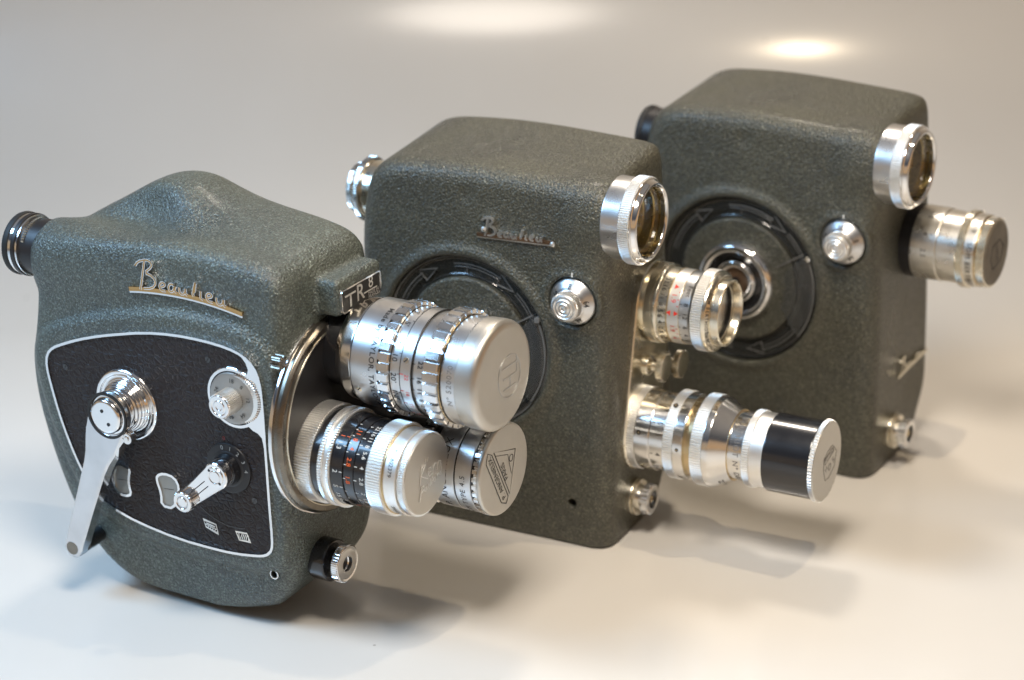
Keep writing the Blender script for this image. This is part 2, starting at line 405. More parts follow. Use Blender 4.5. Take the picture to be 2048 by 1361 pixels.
# ---------------------------------------------------------------- smooth solid bodies from distance functions
def smax(a, b, k):
    h = np.maximum(k - np.abs(a - b), 0) / k; return np.maximum(a, b) + h * h * k * .25
def smin(a, b, k): return -smax(-a, -b, k)
class Poly2:
    """distance to a closed outline in the xz plane, tabulated on a grid"""
    def __init__(s, pts, lo=(-15, -2), hi=(3, 18), h=.06):
        s.lo = lo; s.h = h; xs = np.arange(lo[0], hi[0], h); zs = np.arange(lo[1], hi[1], h)
        X, Z = np.meshgrid(xs, zs, indexing='ij'); d = np.full(X.shape, 1e9); ins = np.zeros(X.shape, bool); n = len(pts)
        for i in range(n):
            ax, az = pts[i]; bx, bz = pts[(i + 1) % n]; ex, ez = bx - ax, bz - az
            t = np.clip(((X - ax) * ex + (Z - az) * ez) / (ex * ex + ez * ez + 1e-12), 0, 1)
            d = np.minimum(d, (X - ax - t * ex) ** 2 + (Z - az - t * ez) ** 2)
            c = ((az > Z) != (bz > Z)); xi = ax + (Z - az) * ex / (ez if abs(ez) > 1e-12 else 1e-12); ins ^= c & (X < xi)
        s.T = np.sqrt(d) * np.where(ins, -1, 1)
    def __call__(s, x, z):
        u = np.clip((x - s.lo[0]) / s.h, 0, s.T.shape[0] - 1.001); w = np.clip((z - s.lo[1]) / s.h, 0, s.T.shape[1] - 1.001)
        i = u.astype(int); j = w.astype(int); u = u - i; w = w - j; T = s.T
        return (T[i, j] * (1 - u) + T[i + 1, j] * u) * (1 - w) + (T[i, j + 1] * (1 - u) + T[i + 1, j + 1] * u) * w

def surface(f, lo, hi, h):
    xs, ys, zs = [np.arange(lo[k], hi[k] + h, h) for k in range(3)]
    D = np.empty((len(xs), len(ys), len(zs)))
    for i, x in enumerate(xs):
        Y, Z = np.meshgrid(ys, zs, indexing='ij'); D[i] = f(np.full_like(Y, x), Y, Z)
    sgn = D < 0; nx, ny, nz = D.shape
    cnt = np.zeros((nx - 1, ny - 1, nz - 1), int)
    cs = [(i, j, k) for i in (0, 1) for j in (0, 1) for k in (0, 1)]
    sl = lambda A, c: A[c[0]:A.shape[0] - 1 + c[0], c[1]:A.shape[1] - 1 + c[1], c[2]:A.shape[2] - 1 + c[2]]
    for c in cs: cnt += sl(sgn, c)
    act = (cnt > 0) & (cnt < 8)
    acc = np.zeros(act.shape + (3,)); w = np.zeros(act.shape)
    for a in cs:
        for ax in range(3):
            if a[ax]: continue
            b = list(a); b[ax] = 1; A = sl(D, a); B = sl(D, b); cr = ((A < 0) != (B < 0))
            t = np.where(cr, A / np.where(cr, A - B, 1), 0)
            for q in range(3): acc[..., q] += np.where(cr, (t if q == ax else a[q]), 0)
            w += cr
    I = np.argwhere(act); vid = np.full(act.shape, -1); vid[act] = np.arange(len(I))
    V = acc[act] / w[act][:, None]; V = (V + I) * h + np.array(lo)
    faces = []
    for ax in range(3):
        b = [0, 0, 0]; b[ax] = 1
        s0 = sgn[:nx - b[0], :ny - b[1], :nz - b[2]]; s1 = sgn[b[0]:, b[1]:, b[2]:]
        E = np.argwhere(s0 != s1); u, v_ = [(1, 2), (2, 0), (0, 1)][ax]
        ok = (E[:, u] > 0) & (E[:, v_] > 0) & (E[:, u] < D.shape[u] - 1) & (E[:, v_] < D.shape[v_] - 1); E = E[ok]
        def g(du, dv):
            q = E.copy(); q[:, u] -= du; q[:, v_] -= dv; return vid[q[:, 0], q[:, 1], q[:, 2]]
        Q = np.stack([g(1, 1), g(0, 1), g(0, 0), g(1, 0)], 1)
        fl = s1[E[:, 0], E[:, 1], E[:, 2]]; Q[fl] = Q[fl][:, ::-1]
        faces.append(Q)
    Fq = np.concatenate(faces)
    for _ in range(3):
        e_ = .01; x, y, z = V.T; d = f(x, y, z)
        G = np.stack([f(x + e_, y, z) - f(x - e_, y, z), f(x, y + e_, z) - f(x, y - e_, z), f(x, y, z + e_) - f(x, y, z - e_)], 1) / (2 * e_)
        V = V - .8 * np.clip(d / np.maximum((G ** 2).sum(1), .2), -h, h)[:, None] * G
    return V, Fq

def mk_np(name, V, Fq, mat, parent):
    me = bpy.data.meshes.new(name); me.vertices.add(len(V)); me.vertices.foreach_set('co', (V * S).ravel())
    me.loops.add(Fq.size); me.loops.foreach_set('vertex_index', Fq.ravel().astype(np.int32))
    me.polygons.add(len(Fq)); me.polygons.foreach_set('loop_start', np.arange(0, Fq.size, 4, dtype=np.int32))
    me.update(calc_edges=True); me.polygons.foreach_set('use_smooth', [True] * len(Fq)); me.validate()
    me.materials.append(M[mat]); o = bpy.data.objects.new(name, me); COL.objects.link(o); o.parent = parent
    return o

# ---------------------------------------------------------------- the surface the cameras stand on
def backdrop():
    ys = [-120, -40, 20, 60, 90]
    prof = [(y, 0) for y in ys]; Y0, RR = 107, 19
    prof += [(Y0 + RR * math.sin(a), RR * (1 - math.cos(a))) for a in [PI / 2 * i / 28 for i in range(29)]]
    prof += [(Y0 + RR, RR + 15), (Y0 + RR, RR + 40)]
    xs = [-150 + 300 * i / 12 for i in range(13)]
    V = [(x, y, z) for y, z in prof for x in xs]; n = len(xs)
    f = [(i * n + j, i * n + j + 1, (i + 1) * n + j + 1, (i + 1) * n + j) for i in range(len(prof) - 1) for j in range(n - 1)]
    o = mk('white_backdrop_sheet', V, f, 'sheet', None, angle=0)
    o['kind'] = 'structure'
backdrop()

def root(name, x, y, yaw, label, group):
    o = bpy.data.objects.new(name, None); COL.objects.link(o); o.empty_display_size = .02
    o.location = (x * S, y * S, 0); o.rotation_euler = (0, 0, -yaw)
    o['label'] = label; o['category'] = 'movie camera'; o['group'] = group
    return o
GR = 'vintage movie cameras on the white sheet'

# ---------------------------------------------------------------- lettering of the maker's script
LET = {
 'B': [[(.05, .92), (.02, .80), (.12, .98), (.42, 1.08), (.60, .98), (.58, .80), (.34, .62), (.62, .50), (.72, .28), (.58, .08), (.18, .04)], [(.36, 1.02), (.26, .5), (.16, 0)]],
 'e': [[(.04, .16), (.22, .22), (.24, .32), (.13, .36), (.04, .26), (.04, .12), (.14, .04), (.30, .06)]],
 'a': [[(.26, .32), (.12, .36), (.03, .22), (.08, .06), (.20, .08), (.28, .34), (.26, .10), (.36, .04)]],
 'u': [[(.04, .34), (.04, .10), (.14, .03), (.24, .12), (.27, .34), (.27, .08), (.36, .04)]],
 'l': [[(.12, .04), (.06, .16), (.20, .75), (.10, .04)]],
 'i': [[(.08, .34), (.06, .08), (.16, .04)]],
}
def script(name, F, length, mat, matbar, parent, h=.09, arch=0., wl=.07, barh=.10, studs=False):
    seq = [('B', .20, .80, .66), ('e', .84, .72, .62), ('a', 1.08, .74, .62), ('u', 1.37, .74, .62), ('l', 1.70, .85, .62), ('i', 1.92, .74, .62), ('e', 2.10, .72, .62), ('u', 2.36, .80, .62)]
    tot = 3.05; sc = length / tot
    A = lambda x: arch * (1 - (2 * x / tot - 1) ** 2)
    bar = MB(); line = [i * tot / 12 for i in range(13)]
    stroke(bar, [(x * sc, A(x)) for x in line], barh, F, 0, h * .8)
    o = bar.build(name, mat, parent)
    bk = MB(); stroke(bk, [(x * sc, A(x) + barh * .78) for x in line], barh * .75, F, 0, h); stroke(bk, [(x * sc, A(x) + barh * .2) for x in line], barh * .35, F, 0, h)
    bk.build('letter_band', matbar, o)
    for ch, x0, kx, ky in seq:
        mb = MB(); face = MB()
        for st in LET[ch]:
            pts = [((x0 + px * kx) * sc, (py * ky + .045) * sc + A(x0 + px * kx)) for px, py in st]
            pts = chaikin(pts, 1, False) if len(pts) > 3 else pts
            stroke(mb, pts, wl, F, 0, h * 1.05); stroke(face, pts, wl * .5, F, h * 1.05, h * 1.12)
        mb.build('letter', mat, o)
        if matbar == 'tan': face.build('letter_face', 'tan', o)  # tan strip on each chrome letter is a painted reflection
    if studs:
        for px, py in ((.30, .30), (tot - .02, .03)):
            c = F(px * sc, py * sc + A(px), h * .9)
            m = MB(); m.add(*lathe_vf([(0, .11), (.05, .10), (.08, .05), (.09, 0)], '-y' if True else 'x', c, segs=20)); m.build('rivet', 'bright', o)
    return o

def screw(name, o, r, mat, parent, axis='-y', rot=30, h=.02):
    s_ = drum(name, -.02, h, r, o, mat, parent, axis, b=.01, segs=24)
    F = face_map('-y' if axis == '-y' else 'x', o[1] if axis == '-y' else o[0], (o[0], o[2]) if axis == '-y' else (o[1], o[2]), rot)
    mb = MB(); stroke(mb, [(-r * .85, 0), (r * .85, 0)], r * .28, F, h - .003, h + .004); mb.build('slot', 'ink', s_)
    return s_

# ================================================================ FRONT CAMERA
C1 = root('movie_camera', -7.708, 75.034, .535, 'green hammered movie camera in front, with black leather side panel, folding crank and three lenses', GR)

panel = [(-11.10, 8.9), (-11.02, 9.4), (-10.72, 9.72), (-10.2, 9.97), (-9.42, 10.29), (-8.6, 10.56), (-7.73, 10.8), (-6.33, 11.14), (-4.96, 11.31), (-3.63, 11.33), (-2.6, 11.25), (-1.95, 11.08),
         (-1.50, 10.75), (-1.28, 10.26), (-1.22, 9.3), (-1.22, 8.0), (-1.21, 6.8), (-1.20, 5.2), (-1.17, 4.1), (-1.22, 3.62), (-1.5, 3.34), (-1.96, 3.22), (-2.8, 3.10), (-3.66, 3.05), (-5.5, 3.07),
         (-7.35, 3.32), (-8.3, 3.58), (-8.9, 3.78), (-9.35, 4.1), (-9.91, 4.98), (-10.35, 6.0), (-10.70, 7.05), (-10.95, 8.1)]
panel = chaikin(panel, 1)

def body1():
    back = [(-11.45, 13.9), (-11.75, 12.3), (-11.9, 11.1), (-12.15, 9.9), (-12.42, 9), (-12.42, 7.6), (-12.12, 6), (-11.58, 4.2), (-10.9, 2.6), (-10.15, 1.5), (-9.15, .4), (-7.85, -.2), (-6.4, -.45), (-5.0, -.5), (-3.6, -.45), (-2.7, -.3),
            (-1.9, .05), (-1.3, .4), (-.75, .9), (-.5, 1.7), (-.45, 6), (-.5, 12), (-.55, 14.4), (-2, 14.9), (-4, 15.0), (-6, 14.95), (-9, 14.8)]
    main = Poly2(chaikin(back, 2)); pad = Poly2(panel)
    top = Poly2(chaikin([(-13, 0), (-13, 13.95), (-11, 14.05), (-9.2, 14.2), (-7.3, 14.35), (-5.5, 14.5), (-4, 14.52), (-2.4, 14.38), (-1, 14.12), (.5, 13.75), (1, 0)], 2))
    hump = Poly2(chaikin([(-11.6, 10), (-11.3, 12.8), (-10.7, 13.9), (-9.8, 14.7), (-8.8, 15.35), (-7.8, 15.75), (-6.7, 15.75), (-5.8, 15.35), (-4.8, 14.85), (-3.6, 14.5), (-1.66, 14.2), (-.9, 13.9), (-.55, 13.4), (-.5, 10)], 2))
    def f(x, y, z):
        m = main(x, z)
        yn = .28 + .0 * z
        # roof slopes up away from the viewer
        roof = top(x, z - .02 * (y - 1))
        d = smax(m, roof, .8)
        d = smax(d, yn - y, .8); d = smax(d, y - 6.0 + .03 * np.abs(z - 8), 1.1)
        hy = np.abs(y - 4.25) - 2.05
        hh = smax(hump(x, z + .1), hy, 2.0)
        d = smin(d, hh, .9)
        sc_ = (np.sqrt(((x + 9.1) / 2.7) ** 2 + ((y - 1.75) / 1.45) ** 2 + ((z - 15.2) / 1.25) ** 2) - 1) * 1.3
        d = smax(d, -sc_, .55)
        # eyepiece housing
        rr = np.sqrt((y - 1.55) ** 2 + (z - 12.9) ** 2) - 1.22
        e1 = smax(smax(rr, -11.68 - x, .25), x + 7, 1.5)
        d = smin(d, e1, .6)
        # raised band round the leather panel
        q = pad(x, z) - .80
        q = smax(smax(q, -y - .01, .45), y - 2, .3)
        q = smax(q, m + .02, .5)
        d = smin(d, q, .22)
        # badge block
        bx = np.maximum(np.abs(x + .25) - .55, 0); by = np.maximum(np.abs(y - 3.75) - 1.18, 0); bz = np.maximum(np.abs(z - 12.72) - .45, 0)
        bb = np.sqrt(bx * bx + by * by + bz * bz) - .23
        d = smin(d, bb, .22)
        # threaded hole
        hole = smax(np.sqrt((x + 1.46) ** 2 + (z - 2.43) ** 2) - .17, y - .9, .05)
        d = smax(d, -hole, .06)
        d = smax(d, -z, .65)
        return d
    V, Fq = surface(f, (-13, -.5, -.3), (1, 6.6, 16.8), .105)
    return mk_np('body', V, Fq, 'paint_green', C1)
b1 = body1()
drum('threaded_hole', .35, .6, .19, (-1.46, 1.0, 2.43), 'inner_black', C1, '-y', segs=24)
drum('thread_rim', .70, .74, .20, (-1.46, .98, 2.43), 'steel', C1, '-y', ri=.14, segs=24, b=.01)

SF = lambda y: face_map('-y', y, (0, 0))
def offset(poly, d):
    n = len(poly); P2 = [Vector(p) for p in poly]; out = []
    ar = sum(P2[i].x * P2[(i + 1) % n].y - P2[(i + 1) % n].x * P2[i].y for i in range(n)); sg = 1 if ar > 0 else -1
    for i in range(n):
        t = (P2[(i + 1) % n] - P2[i - 1]).normalized(); out.append(tuple(P2[i] + Vector((t.y, -t.x)) * d * sg))
    return out
sp = prism('leather_panel', offset(panel, -.04), SF(0), -.25, .05, 'leather', C1, b=.03)
tr = MB(); stroke(tr, panel, .10, SF(0), -.2, .11, closed=True)
tr.build('panel_trim', 'chrome', C1, angle=40)

# plate of the speed dial, running into the trim
dp = arc(-2.47, 9.35, 1.17, 62, 300, 26)
dial_poly = dp + [(-1.72, 8.22), (-1.52, 8.16), (-1.36, 8.02), (-1.27, 7.6), (-1.22, 8.2), (-1.22, 9.3), (-1.27, 10.2), (-1.46, 10.68), (-1.8, 10.98), (-2.05, 11.05), (-1.86, 10.8), (-1.78, 10.58), (-1.82, 10.42)]
prism('dial_plate', dial_poly, SF(0), .0, .10, 'chrome', C1, b=.03)
sd = (-2.47, -.08, 9.35)
spd = lathe('speed_dial', [(-.05, 0), (-.05, .98), (.08, .98), (.10, .90), (.12, 0)], sd, 'dial_grey', C1, '-y', segs=64)
lathe('groove', [(-.03, .98), (-.03, 1.04), (.03, 1.04), (.03, .98)], sd, 'ink', spd, '-y', closed=True, segs=64)
mb = MB()
for tx, an in (('18', 88), ('12', 8), ('8', 50), ('64', -52), ('48', -95), ('24', 160), ('32', 205)):
    a = math.radians(an); Fd = face_map('-y', sd[1] - .12, (sd[0] + .70 * math.cos(a), sd[2] + .70 * math.sin(a)), an - 90)
    ftext(mb, tx, Fd, .22, lift=.006)
mb.build('dial_numbers', 'grey_ink' if False else 'ink', spd)
kn = knurl('dial_knob', .1, .86, .47, sd, 'bright', C1, 40, '-y', depth=.03)
lathe('knob_cap', [(.86, 0), (.86, .44), (.90, .42), (.90, .33), (.87, .31), (.87, .24), (.90, .22), (.90, .14), (.88, .12), (.88, 0)], sd, 'chrome', kn, '-y', b=.01, segs=48)
mb = MB(); ftext(mb, '16', face_map('-y', 0, (0, 0)), .001)
rw = knurl('serrated_wheel', -.30, .115, .95, (-2.36, -.06, 9.40), 'steel', C1, 60, '-y', depth=.04)
rw.location = (0.0012, .0, 0)

# crank
fc = (-7.43, -.05, 8.08)
fl = lathe('crank_flange', [(-.1, 0), (-.1, 1.40), (.03, 1.40), (.10, 1.34), (.10, 1.22), (.04, 1.16), (.04, 1.06), (.16, 1.0), (.18, .0)], fc, 'chrome', C1, '-y', segs=80)
cr = Part('crank', C1)
lathe('crank_hub', [(.1, 0), (.1, .98), (.22, .98), (.26, .92), (.34, .92), (.38, .86), (.46, .86), (.50, .78), (.85, .78), (.85, 0)], fc, 'chrome', cr, '-y', segs=72)
hubc = lathe('hub_cap', [(.74, 0), (.74, .84), (.86, .86), (1.06, .80), (1.06, .68), (1.22, .66), (1.28, .60), (1.29, 0)], fc, 'chrome', cr, '-y', segs=72, b=.04)
for dx, dz in ((-.10, .22), (.16, -.26)):
    drum('pin_hole', 1.28, 1.303, .07, (fc[0] + dx, fc[1], fc[2] + dz), 'ink', cr, '-y', segs=16, b=.005)
lathe('dark_gap', [(1.10, .80), (1.10, .90), (1.165, .90), (1.165, .80)], fc, 'ink', cr, '-y', closed=True, segs=64, b=.005)
H0 = Vector((fc[0] - .03, fc[2] - .10)); E0 = Vector((-9.74, 2.16))
ax_ = (E0 - H0).normalized(); nr = Vector((-ax_.y, ax_.x)); LN = (E0 - H0).length
prof = [(0.25, .84), (.95, .80), (1.4, .70), (1.9, .57), (2.4, .50), (4.2, .44), (LN - .1, .40)]
L_ = [H0 + ax_ * t + nr * w for t, w in prof]; Rr = [H0 + ax_ * t - nr * w for t, w in prof]
endp = [E0 + ax_ * (.42 * math.cos(a)) * 1.0 + nr * (.42 * math.sin(a)) for a in [math.radians(q) for q in (60, 40, 20, 0, -20, -40, -60)]]
ac = [H0 + ax_ * (.62 * math.sin(math.radians(q))) - nr * (.80 * math.cos(math.radians(q))) for q in (20, 45, 70, 90, 110, 135, 160)]
arm_poly = [tuple(p) for p in L_ + endp + Rr[::-1] + ac]
prism('crank_arm', arm_poly, SF(-.05), .62, 1.14, 'arm_chrome', cr, b=.07)
drum('rivet', 1.09, 1.15, .27, (E0.x, -.05, E0.y), 'dark_steel', cr, '-y', segs=28, b=.01)
drum('crank_grip', -.02, .62, .33, (E0.x + .12, -.05, E0.y + .0), 'black_metal', cr, '-y', segs=32)
drum('crank_grip_tail', -1.2, 0, .30, (E0.x + .12, -.05, E0.y + .0), 'black_metal', cr, '-y', segs=32)
hg = (H0 + ax_ * .35 + nr * .98)
drum('hinge', .77, 1.07, .22, (hg.x, -.05, hg.y), 'steel', cr, '-y', segs=28)
drum('hinge_pin', 1.07, 1.12, .10, (hg.x, -.05, hg.y), 'steel', cr, '-y', segs=20)
mb = MB(); stroke(mb, [(hg.x - .12, hg.y - .05), (hg.x - .42, hg.y - .42), (hg.x - .5, hg.y - .8)], .12, SF(-.05), .75, 1.09); mb.build('hinge_strap', 'steel', cr)

# frame counter and release lever
cc = (-2.92, -.05, 6.52)
ct = lathe('counter_dial', [(-.02, 0), (-.02, .98), (.06, .96), (.08, .70), (.12, .64), (.12, 0)], cc, 'black_matt', C1, '-y', segs=64)
mb = MB()
for i, tx in enumerate('01234'):
    an = 104 - i * 25; a = math.radians(an)
    ftext(mb, tx, face_map('-y', cc[1] - .10, (cc[0] + .82 * math.cos(a), cc[2] + .82 * math.sin(a)), an - 90), .24, lift=.006)
mb.build('counter_numbers', 'grey_white', ct)
mb = MB(); ftext(mb, '0', face_map('-y', cc[1], (cc[0] - .15, cc[2] + 1.13)), .22, lift=.014); mb.build('red_index_mark', simple('dull_red', (.28, .03, .02), .5), ct)
lv = Part('release_lever', C1)
lathe('lever_collar', [(.08, 0), (.08, .60), (.45, .56), (.45, 0)], cc, 'black_metal', lv, '-y', segs=48)
lathe('lever_neck', [(.45, 0), (.45, .50), (.70, .48), (.70, 0)], cc, 'chrome', lv, '-y', segs=48)
K0 = Vector((cc[0], cc[2])); K1 = Vector((-4.28, 5.32)); d_ = (K1 - K0).normalized(); n_ = Vector((-d_.y, d_.x)); LL = (K1 - K0).length
lp = [K0 + d_ * (.52 * math.cos(math.radians(q))) + n_ * (.52 * math.sin(math.radians(q))) for q in range(70, 291, 20)]
lp += [K1 + d_ * (.30 * math.cos(math.radians(q))) + n_ * (.34 * math.sin(math.radians(q))) for q in range(-80, 81, 20)]
prism('lever_arm', [tuple(p) for p in lp], SF(-.05), .66, .86, 'chrome', lv, b=.04)
lathe('lever_cap', [(.84, 0), (.84, .38), (.90, .36), (.90, .26), (.88, .24), (.90, .22), (.90, 0)], cc, 'chrome', lv, '-y', segs=40, b=.015)
for q in (135, -45): drum('pin_hole', .85, .905, .055, (cc[0] + .31 * math.cos(math.radians(q)), -.05, cc[2] + .31 * math.sin(math.radians(q))), 'ink', lv, '-y', segs=12, b=.004)
mb = MB()
for s_ in (-.11, .11): stroke(mb, [tuple(K0 + d_ * .55 + n_ * s_), tuple(K1 - d_ * .3 + n_ * s_)], .035, SF(-.05), .855, .868)
mb.build('groove', 'ink', lv)
kk = knurl('lever_knob', .45, 1.12, .42, (K1.x, -.05, K1.y), 'chrome', lv, 32, '-y', depth=.035)
lathe('knob_cap', [(1.12, 0), (1.12, .39), (1.15, .37), (1.15, .27), (1.12, .25), (1.12, .20), (1.15, .18), (1.15, 0)], (K1.x, -.05, K1.y), 'chrome', lv, '-y', segs=40, b=.01)

# film windows
def film_window(pts, tilt):
    P_ = chaikin(pts, 1); mb = MB(); stroke(mb, P_, .10, SF(0), .03, .12, closed=True)
    o = mb.build('film_window', 'chrome', C1, angle=40)
    prism('pane', offset(P_, -.03), SF(0), -.02, .055, 'window_grey', o, b=.01)
    mb = MB(); stroke(mb, [(tilt[0] - .2, tilt[1]), (tilt[0] + .25, tilt[1] + .05)], .02, SF(0), .055, .06); mb.build('pane_line', 'ink', o)
film_window([(-8.16, 5.55), (-7.83, 5.58), (-7.50, 5.46), (-7.60, 5.15), (-7.63, 4.79), (-7.54, 4.44), (-7.82, 4.30), (-8.19, 4.35), (-8.37, 4.7), (-8.37, 5.18)], (-8.0, 4.9))
film_window([(-6.25, 5.49), (-5.93, 5.66), (-5.43, 5.60), (-5.24, 5.23), (-5.38, 4.84), (-5.58, 4.30), (-6.14, 4.30), (-6.11, 4.8), (-6.27, 5.26)], (-5.8, 5.0))
# pictograms, guide arc, screws
mb = MB()
pg = [(-4.28, 4.14), (-3.72, 4.06), (-3.64, 3.70), (-4.18, 3.86)]
stroke(mb, pg, .05, SF(0), .05, .062, closed=True); stroke(mb, [(-4.16, 4.02), (-3.78, 3.95)], .05, SF(0), .05, .06); stroke(mb, [(-4.20, 3.97), (-3.70, 3.86)], .03, SF(0), .05, .06)
for i in range(5): stroke(mb, [(-4.10 + i * .1, 3.85 - i * .025), (-4.05 + i * .1, 3.94 - i * .02)], .032, SF(0), .05, .061)
mb.build('flag_pictogram', 'white_ink', C1)
mb = MB(); pg = [(-2.82, 3.98), (-2.34, 4.02), (-2.20, 3.70), (-2.70, 3.68)]
stroke(mb, pg, .045, SF(0), .05, .062, closed=True)
for i in range(6): stroke(mb, [(-2.70 + i * .085, 3.73), (-2.68 + i * .085 - .02, 3.95)] if i in (0, 5) else [(-2.74 + i * .085, 3.73), (-2.62 + i * .075, 3.96)], .03, SF(0), .05, .061)
mb.build('striped_pictogram', 'white_ink', C1)
mb = MB(); stroke(mb, arc(-2.92, 6.52, 2.38, 232, 282, 20), .035, SF(0), .05, .058); mb.build('guide_line', 'black_metal', C1)
for p in ((-10.21, 9.04), (-3.53, 10.62), (-1.88, 5.45)): screw('panel_screw', (p[0], -.045, p[1]), .12, 'black_metal', C1, rot=60)

script('name_badge', face_map('-y', .30, (-7.05, 12.52), -1), 5.0, 'chrome', 'tan', C1, h=.13, arch=.22, wl=.10, barh=.14)

# badge
bf = face_map('x', .545, (3.72, 12.60), 0)
def rrect(w, h, r, n=4):
    o = []
    for cx_, cy_, a in ((w / 2 - r, h / 2 - r, 0), (-w / 2 + r, h / 2 - r, 90), (-w / 2 + r, -h / 2 + r, 180), (w / 2 - r, -h / 2 + r, 270)):
        o += arc(cx_, cy_, r, a, a + 90, n)
    return o
bd = prism('model_badge', rrect(2.46, .84, .14), bf, -.05, .035, 'ink', C1, b=.01)
mb = MB(); stroke(mb, rrect(2.46, .84, .14), .055, bf, -.04, .06, closed=True); mb.build('badge_frame', 'chrome', bd)
mb = MB()
stroke(mb, [(-1.02, .16), (-.36, .16)], .07, bf, .03, .05); stroke(mb, [(-.68, .16), (-.68, -.30)], .09, bf, .03, .05)
ftext(mb, 'R', bf, .86, at=(-.06, -.0), lift=.04, off=.01); ftext(mb, '8', bf, .62, at=(.62, .17), lift=.04, off=.01)
stroke(mb, [(.16, -.10), (1.0, -.10)], .05, bf, .03, .05)
ftext(mb, 'MADE IN', bf, .17, at=(.76, -.21), lift=.04); ftext(mb, 'FRANCE', bf, .17, at=(.76, -.34), lift=.04)
mb.build('badge_lettering', 'bright', bd)

# turret
TC = (-.5, 3.1, 8.05)
drum('turret_plate', -.2, .40, 3.40, TC, 'black_matt', C1, segs=128)
lathe('turret_rim', [(-.15, 3.3), (-.15, 3.76), (.24, 3.76), (.38, 3.66), (.40, 3.46), (.40, 3.3)], TC, 'dark_steel', C1, segs=144, closed=True, b=.03)
lathe('inner_rim_line', [(.2, 3.38), (.2, 3.45), (.45, 3.45), (.45, 3.38)], TC, 'nickel', C1, segs=144, closed=True, b=.03)
lathe('outer_rim_line', [(-.1, 3.7), (-.1, 3.84), (.05, 3.84), (.05, 3.7)], TC, 'chrome', C1, segs=144, closed=True, b=.03)
lt_ = knurl('turret_latch', 0, .42, .27, (-.58, -.14, 11.15), 'dark_steel', C1, 12, depth=.05)

# release button
o = (-.5, 1.9, 2.62)
drum('release_collar', -.1, .62, .80, o, 'black_metal', C1, segs=56, b=.06)
rb = Part('release_button', C1)
drum('stem', .5, .95, .40, o, 'black_metal', rb, segs=40)
knurl('rim', .86, 1.16, .72, o, 'chrome', rb, 56, depth=.03, ri=.3)
lathe('dished_face', [(1.16, .68), (1.18, .66), (1.14, .50), (1.02, .30), (.98, .26)], o, 'chrome', rb, segs=56, b=.02)
drum('button_hole', .8, .985, .28, o, 'inner_black', rb, segs=32)

# eyepiece
o = (-12.0, 1.5, 12.95)
ey = Part('eyepiece', C1)
drum('barrel', -.4, .62, 1.06, o, 'black_matt', ey, '-x', segs=72)
drum('chrome_band', .44, .56, 1.15, o, 'chrome', ey, '-x', segs=72)
drum('black_band', .54, .72, 1.19, o, 'black_matt', ey, '-x', segs=72)
drum('chrome_band', .68, .88, 1.16, o, 'chrome', ey, '-x', segs=72)
drum('eyecup', .86, 1.14, 1.20, o, 'rubber', ey, '-x', segs=72, b=.08)
mb = MB()
for i in range(16):
    a = math.radians(75 + i * 5.2); mb.add(*lathe_vf([(.18, 0), (.18, .035), (.30, .035), (.30, 0)], '-x', (o[0], o[1] + 1.08 * math.cos(a), o[2] + 1.08 * math.sin(a)), segs=8))
mb.build('click_teeth', 'nickel', ey)

